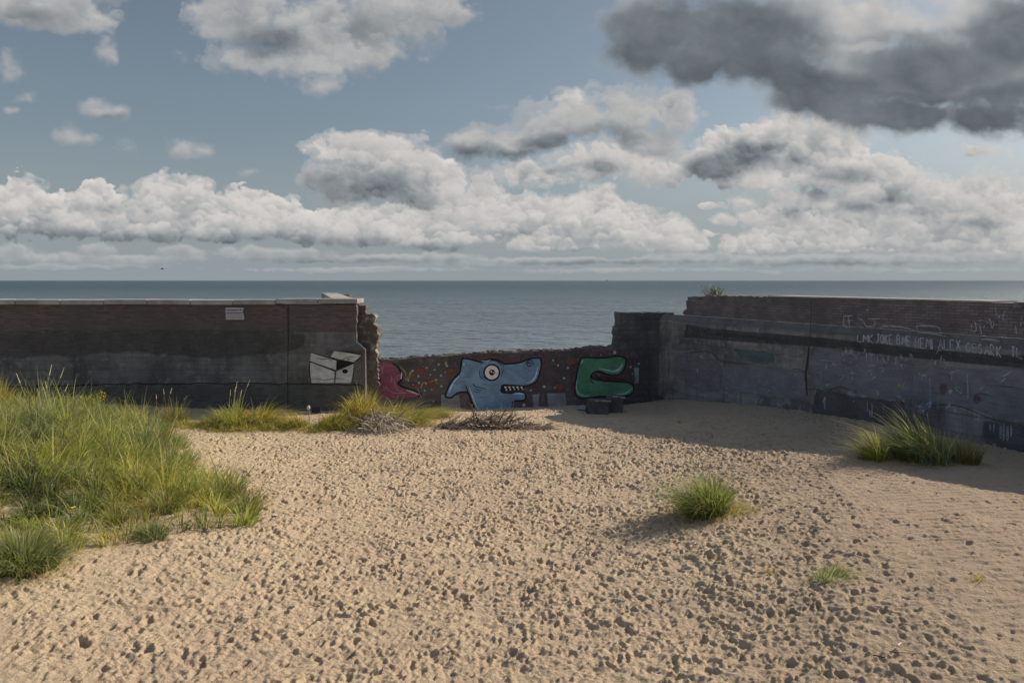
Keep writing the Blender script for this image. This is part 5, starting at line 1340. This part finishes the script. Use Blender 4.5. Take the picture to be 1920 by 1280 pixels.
# board on two stakes
P = ground_at(590, 801); bd = empty('staked_board', P); tag(bd, 'small dark board with a white knob on two thin stakes by the wall', 'board')
m_bd, _, pb2, _ = new_mat('dark_plastic'); pb2.inputs['Base Color'].default_value = (.030, .032, .045, 1); pb2.inputs['Roughness'].default_value = .5
k = F_PX / P[1]; z0, z1 = (801 - 774) / k, (801 - 761) / k
V, Fc = bar(-5 / k, 12 / k, -.02, .02, z0, z1, .006); mesh_obj('panel', V, Fc, m_bd, bd)
V, Fq, C = tubes([[(-11 / k, 0, -.1), (-10 / k, 0, .3), (-10.5 / k, 0, z0 + .12)], [(10 / k, -.05, -.1), (9.6 / k, -.05, .3), (9.2 / k, -.05, z0 + .04)]], [(.016, .014), (.012, .010)], [np.array([.28, .24, .19])] * 2); mesh_obj('stakes', V, Fq, m_stem, bd, cols=C)
bm = bmesh.new(); bmesh.ops.create_uvsphere(bm, u_segments=14, v_segments=10, radius=1.0)
for v in bm.verts: v.co = Vector((v.co.x * .052 - 10.2 / k, v.co.y * .04 - .03, v.co.z * .075 * (1.15 if v.co.z > 0 else .9) + (z0 + z1) / 2 + .06))
me = bpy.data.meshes.new('knob'); bm.to_mesh(me); bm.free(); m_kn, _, pk, _ = new_mat('knob_white'); pk.inputs['Base Color'].default_value = (.62, .62, .58, 1); me.materials.append(m_kn)
ko = bpy.data.objects.new('knob', me); COL.objects.link(ko); ko.parent = bd
# crumpled litter
def crumple(name, px, py, sx_, sy_, h, rgb, label, cat, seed, rz=0.0):
    rng = np.random.default_rng(seed); n = 14; u, v = np.meshgrid(np.linspace(-1, 1, n), np.linspace(-1, 1, n))
    P = ground_at(px, py); f = fbm(u * 2 + seed, v * 2, 4, seed) + .5 * fbm(u * 6, v * 6, 2, seed + 5)
    V = np.stack([u * sx_ * (1 + .25 * fbm(v * 2, u * 2, 2, seed + 9)), v * sy_ * (1 + .25 * fbm(u * 2, v * 2, 2, seed + 3)), .015 + h * np.abs(f) * (1.1 - .7 * (u * u + v * v) / 2)], -1).reshape(-1, 3)
    i = np.arange(n * n).reshape(n, n); top = np.stack([i[:-1, :-1], i[:-1, 1:], i[1:, 1:], i[1:, :-1]], -1).reshape(-1, 4)
    b = V - [0, 0, .006]; Fq = np.concatenate([top, top[:, ::-1] + n * n]); V = np.concatenate([V, b])
    m, t, p, _ = new_mat(name + '_cloth'); p.inputs['Base Color'].default_value = (*rgb, 1)
    o = mesh_obj(name, V, Fq, m, None); o.location = P + [0, 0, .01]; o.rotation_euler = (0, 0, rz); tag(o, label, cat); return o
crumple('paper_scrap', 1048, 771.5, .14, .09, .10, (.72, .71, .69), 'small white scrap of paper on the lit sand between shark and green letter', 'litter', 5)
crumple('plastic_scrap', 1091, 768, .20, .14, .22, (.30, .42, .46), 'crumpled pale blue plastic beside the lower concrete block', 'litter', 8)
crumple('shell_scrap', 516, 968, .05, .035, .05, (.7, .66, .6), 'little pale shell at the tip of the dune grass', 'shell', 9)
def stick(px, py, ln_, rz, r, col, label, seed, lift=.02):
    rng = np.random.default_rng(seed); P = ground_at(px, py); L = wander((-ln_ / 2, 0, lift), (1, 0, .04), ln_, 6, rng, .06); L[:, 2] = lift + np.abs(L[:, 2] - lift) * .3
    V, Fq, C = tubes([L], [(r, r * .6)], [np.array(col)], 7); o = mesh_obj('beach_stick', V, Fq, m_stem, None, cols=C); o.location = P; o.rotation_euler = (0, 0, rz); tag(o, label, 'stick', 'sticks on the sand')
stick(1687, 1214, .09, .5, .010, (.75, .70, .62), 'short bleached white stick on the smooth sand', 1, .03)
stick(1688, 1228, .22, -.35, .006, (.11, .08, .06), 'thin dark curved twig just in front of the bleached stick', 2)
stick(1648, 1233, .12, -.3, .008, (.09, .07, .06), 'short dark twig beside the thin curved twig', 3)
stick(1358, 846, .30, 1.0, .012, (.55, .48, .38), 'pale straw stalk lying on the trodden sand near the wall shadow', 4, .04)

# dark crumbs of seaweed and charcoal: nobody could count them
def build_crumbs():
    rng = np.random.default_rng(55); n = 2600
    x = rng.uniform(-9, 11, n); y = 8.2 + 12 * rng.random(n) ** 1.4
    keep = rng.random(n) < np.clip(.25 + .75 * fsmooth(-2, 6, x) + .9 * fbm(x * .8, y * .8, 3, 91), 0, 1); keep &= ~inside(GRASS_POLY, x, y)
    x, y = x[keep], y[keep]; n = len(x)
    T = np.array([(1, 1, 1), (-1, -1, 1), (-1, 1, -1), (1, -1, -1)]) / 1.7; Fc = np.array([(0, 1, 2), (0, 3, 1), (0, 2, 3), (1, 3, 2)])
    ex = np.stack([rng.uniform(.004, .014, n), rng.uniform(.004, .011, n), rng.uniform(.004, .009, n)], 1) * np.where(rng.random(n) < .08, 2.0, 1)[:, None]
    a = rng.uniform(0, 6.28, n); q = T[None] * ex[:, None] * rng.uniform(.7, 1.3, (n, 4, 1))
    X = q[..., 0] * np.cos(a)[:, None] - q[..., 1] * np.sin(a)[:, None] + x[:, None]; Y = q[..., 0] * np.sin(a)[:, None] + q[..., 1] * np.cos(a)[:, None] + y[:, None]
    ii = np.clip(np.searchsorted(SX, x), 0, len(SX) - 1); jj = np.clip(np.searchsorted(SY, y), 0, len(SY) - 1)
    Z = q[..., 2] + (SZ[jj, ii])[:, None] + .004
    V = np.stack([X, Y, Z], -1).reshape(-1, 3); Fq = (Fc[None] + 4 * np.arange(n)[:, None, None]).reshape(-1, 3)
    col = np.array([.055, .042, .036])[None] * rng.uniform(.5, 2.2, (n, 1)); col = np.where(rng.random((n, 1)) < .06, np.array([[.6, .57, .5]]), col)
    return V, Fq, np.repeat(col, 4, 0)
_all = np.empty(len(sand.data.vertices) * 3, np.float32); sand.data.vertices.foreach_get('co', _all); _all = _all.reshape(-1, 3)
SX = np.unique(_all[:, 0]); SY = np.unique(_all[:, 1]); SZ = _all[:, 2].reshape(len(SY), len(SX))
V, Fq, C = build_crumbs()
cr = mesh_obj('beach_debris', V, Fq, m_stem, None, cols=C); tag(cr, 'dark crumbs of dried seaweed and shell strewn over the sand', 'debris', kind='stuff')

# ------------------------------------------------------------------ far off
d_ = ray(304, 504); gp = d_ / d_[1] * 150 + [0, 0, CAM_Z]
gull = empty('gull', gp); tag(gull, 'tiny dark gull flying low over the sea on the left', 'bird')
sec = [(-.30, .02, .03), (-.2, .06, .07), (0, .085, .09), (.18, .07, .075), (.27, .04, .045), (.33, .045, .045), (.38, .02, .02), (.43, .006, .006)]
V = []; 
for x_, a, b in sec: V += [(x_, a * math.cos(t), b * math.sin(t)) for t in np.arange(10) * math.pi / 5]
Fc = [(i * 10 + k, i * 10 + (k + 1) % 10, (i + 1) * 10 + (k + 1) % 10, (i + 1) * 10 + k) for i in range(len(sec) - 1) for k in range(10)]
for s_ in (1, -1):
    wing = [(.12, .06, .03), (.10, .35, .20), (.02, .62, .16), (-.12, .78, .08), (-.04, .55, .12), (-.06, .32, .15), (-.10, .06, .03)]; b = len(V)
    V += [(x_, y_ * s_, z_) for x_, y_, z_ in wing] + [(x_, y_ * s_, z_ - .012) for x_, y_, z_ in wing]
    for tri in ((0, 1, 6), (1, 5, 6), (1, 2, 5), (2, 4, 5), (2, 3, 4)): Fc += [tuple(b + k for k in tri), tuple(b + 7 + k for k in tri[::-1])]
m_gu, _, pgu, _ = new_mat('gull_plumage'); pgu.inputs['Base Color'].default_value = (.10, .10, .105, 1)
go_ = mesh_obj('plumage', V, Fc, m_gu, gull); gull.rotation_euler = (.15, 0, .5)
d_ = ray(1138, 526.3); bp = d_ / d_[1] * 6500
bt = empty('sailing_boat', (bp[0], bp[1], SEA_Z)); tag(bt, 'minute grey sailing boat on the horizon above the gap', 'boat')
m_bt, _, pbt, _ = new_mat('far_grey'); pbt.inputs['Base Color'].default_value = (.16, .16, .19, 1)
V, Fc = slab([(-6, .6), (5, .6), (7, 2.6), (-6.5, 2.4)], -1.6, 1.6); mesh_obj('hull', V, Fc, m_bt, bt)
V, Fc = slab([(-4.5, 3.2), (1.2, 3.2), (1.0, 19)], -.06, .06); mesh_obj('mainsail', V, Fc, m_bt, bt)
V, Fc = slab([(1.8, 3.0), (6.4, 2.8), (1.6, 15)], -.05, .05); mesh_obj('jib', V, Fc, m_bt, bt)
V, Fc = bar(1.25, 1.5, -.12, .12, 2.4, 20); mesh_obj('mast', V, Fc, m_bt, bt)
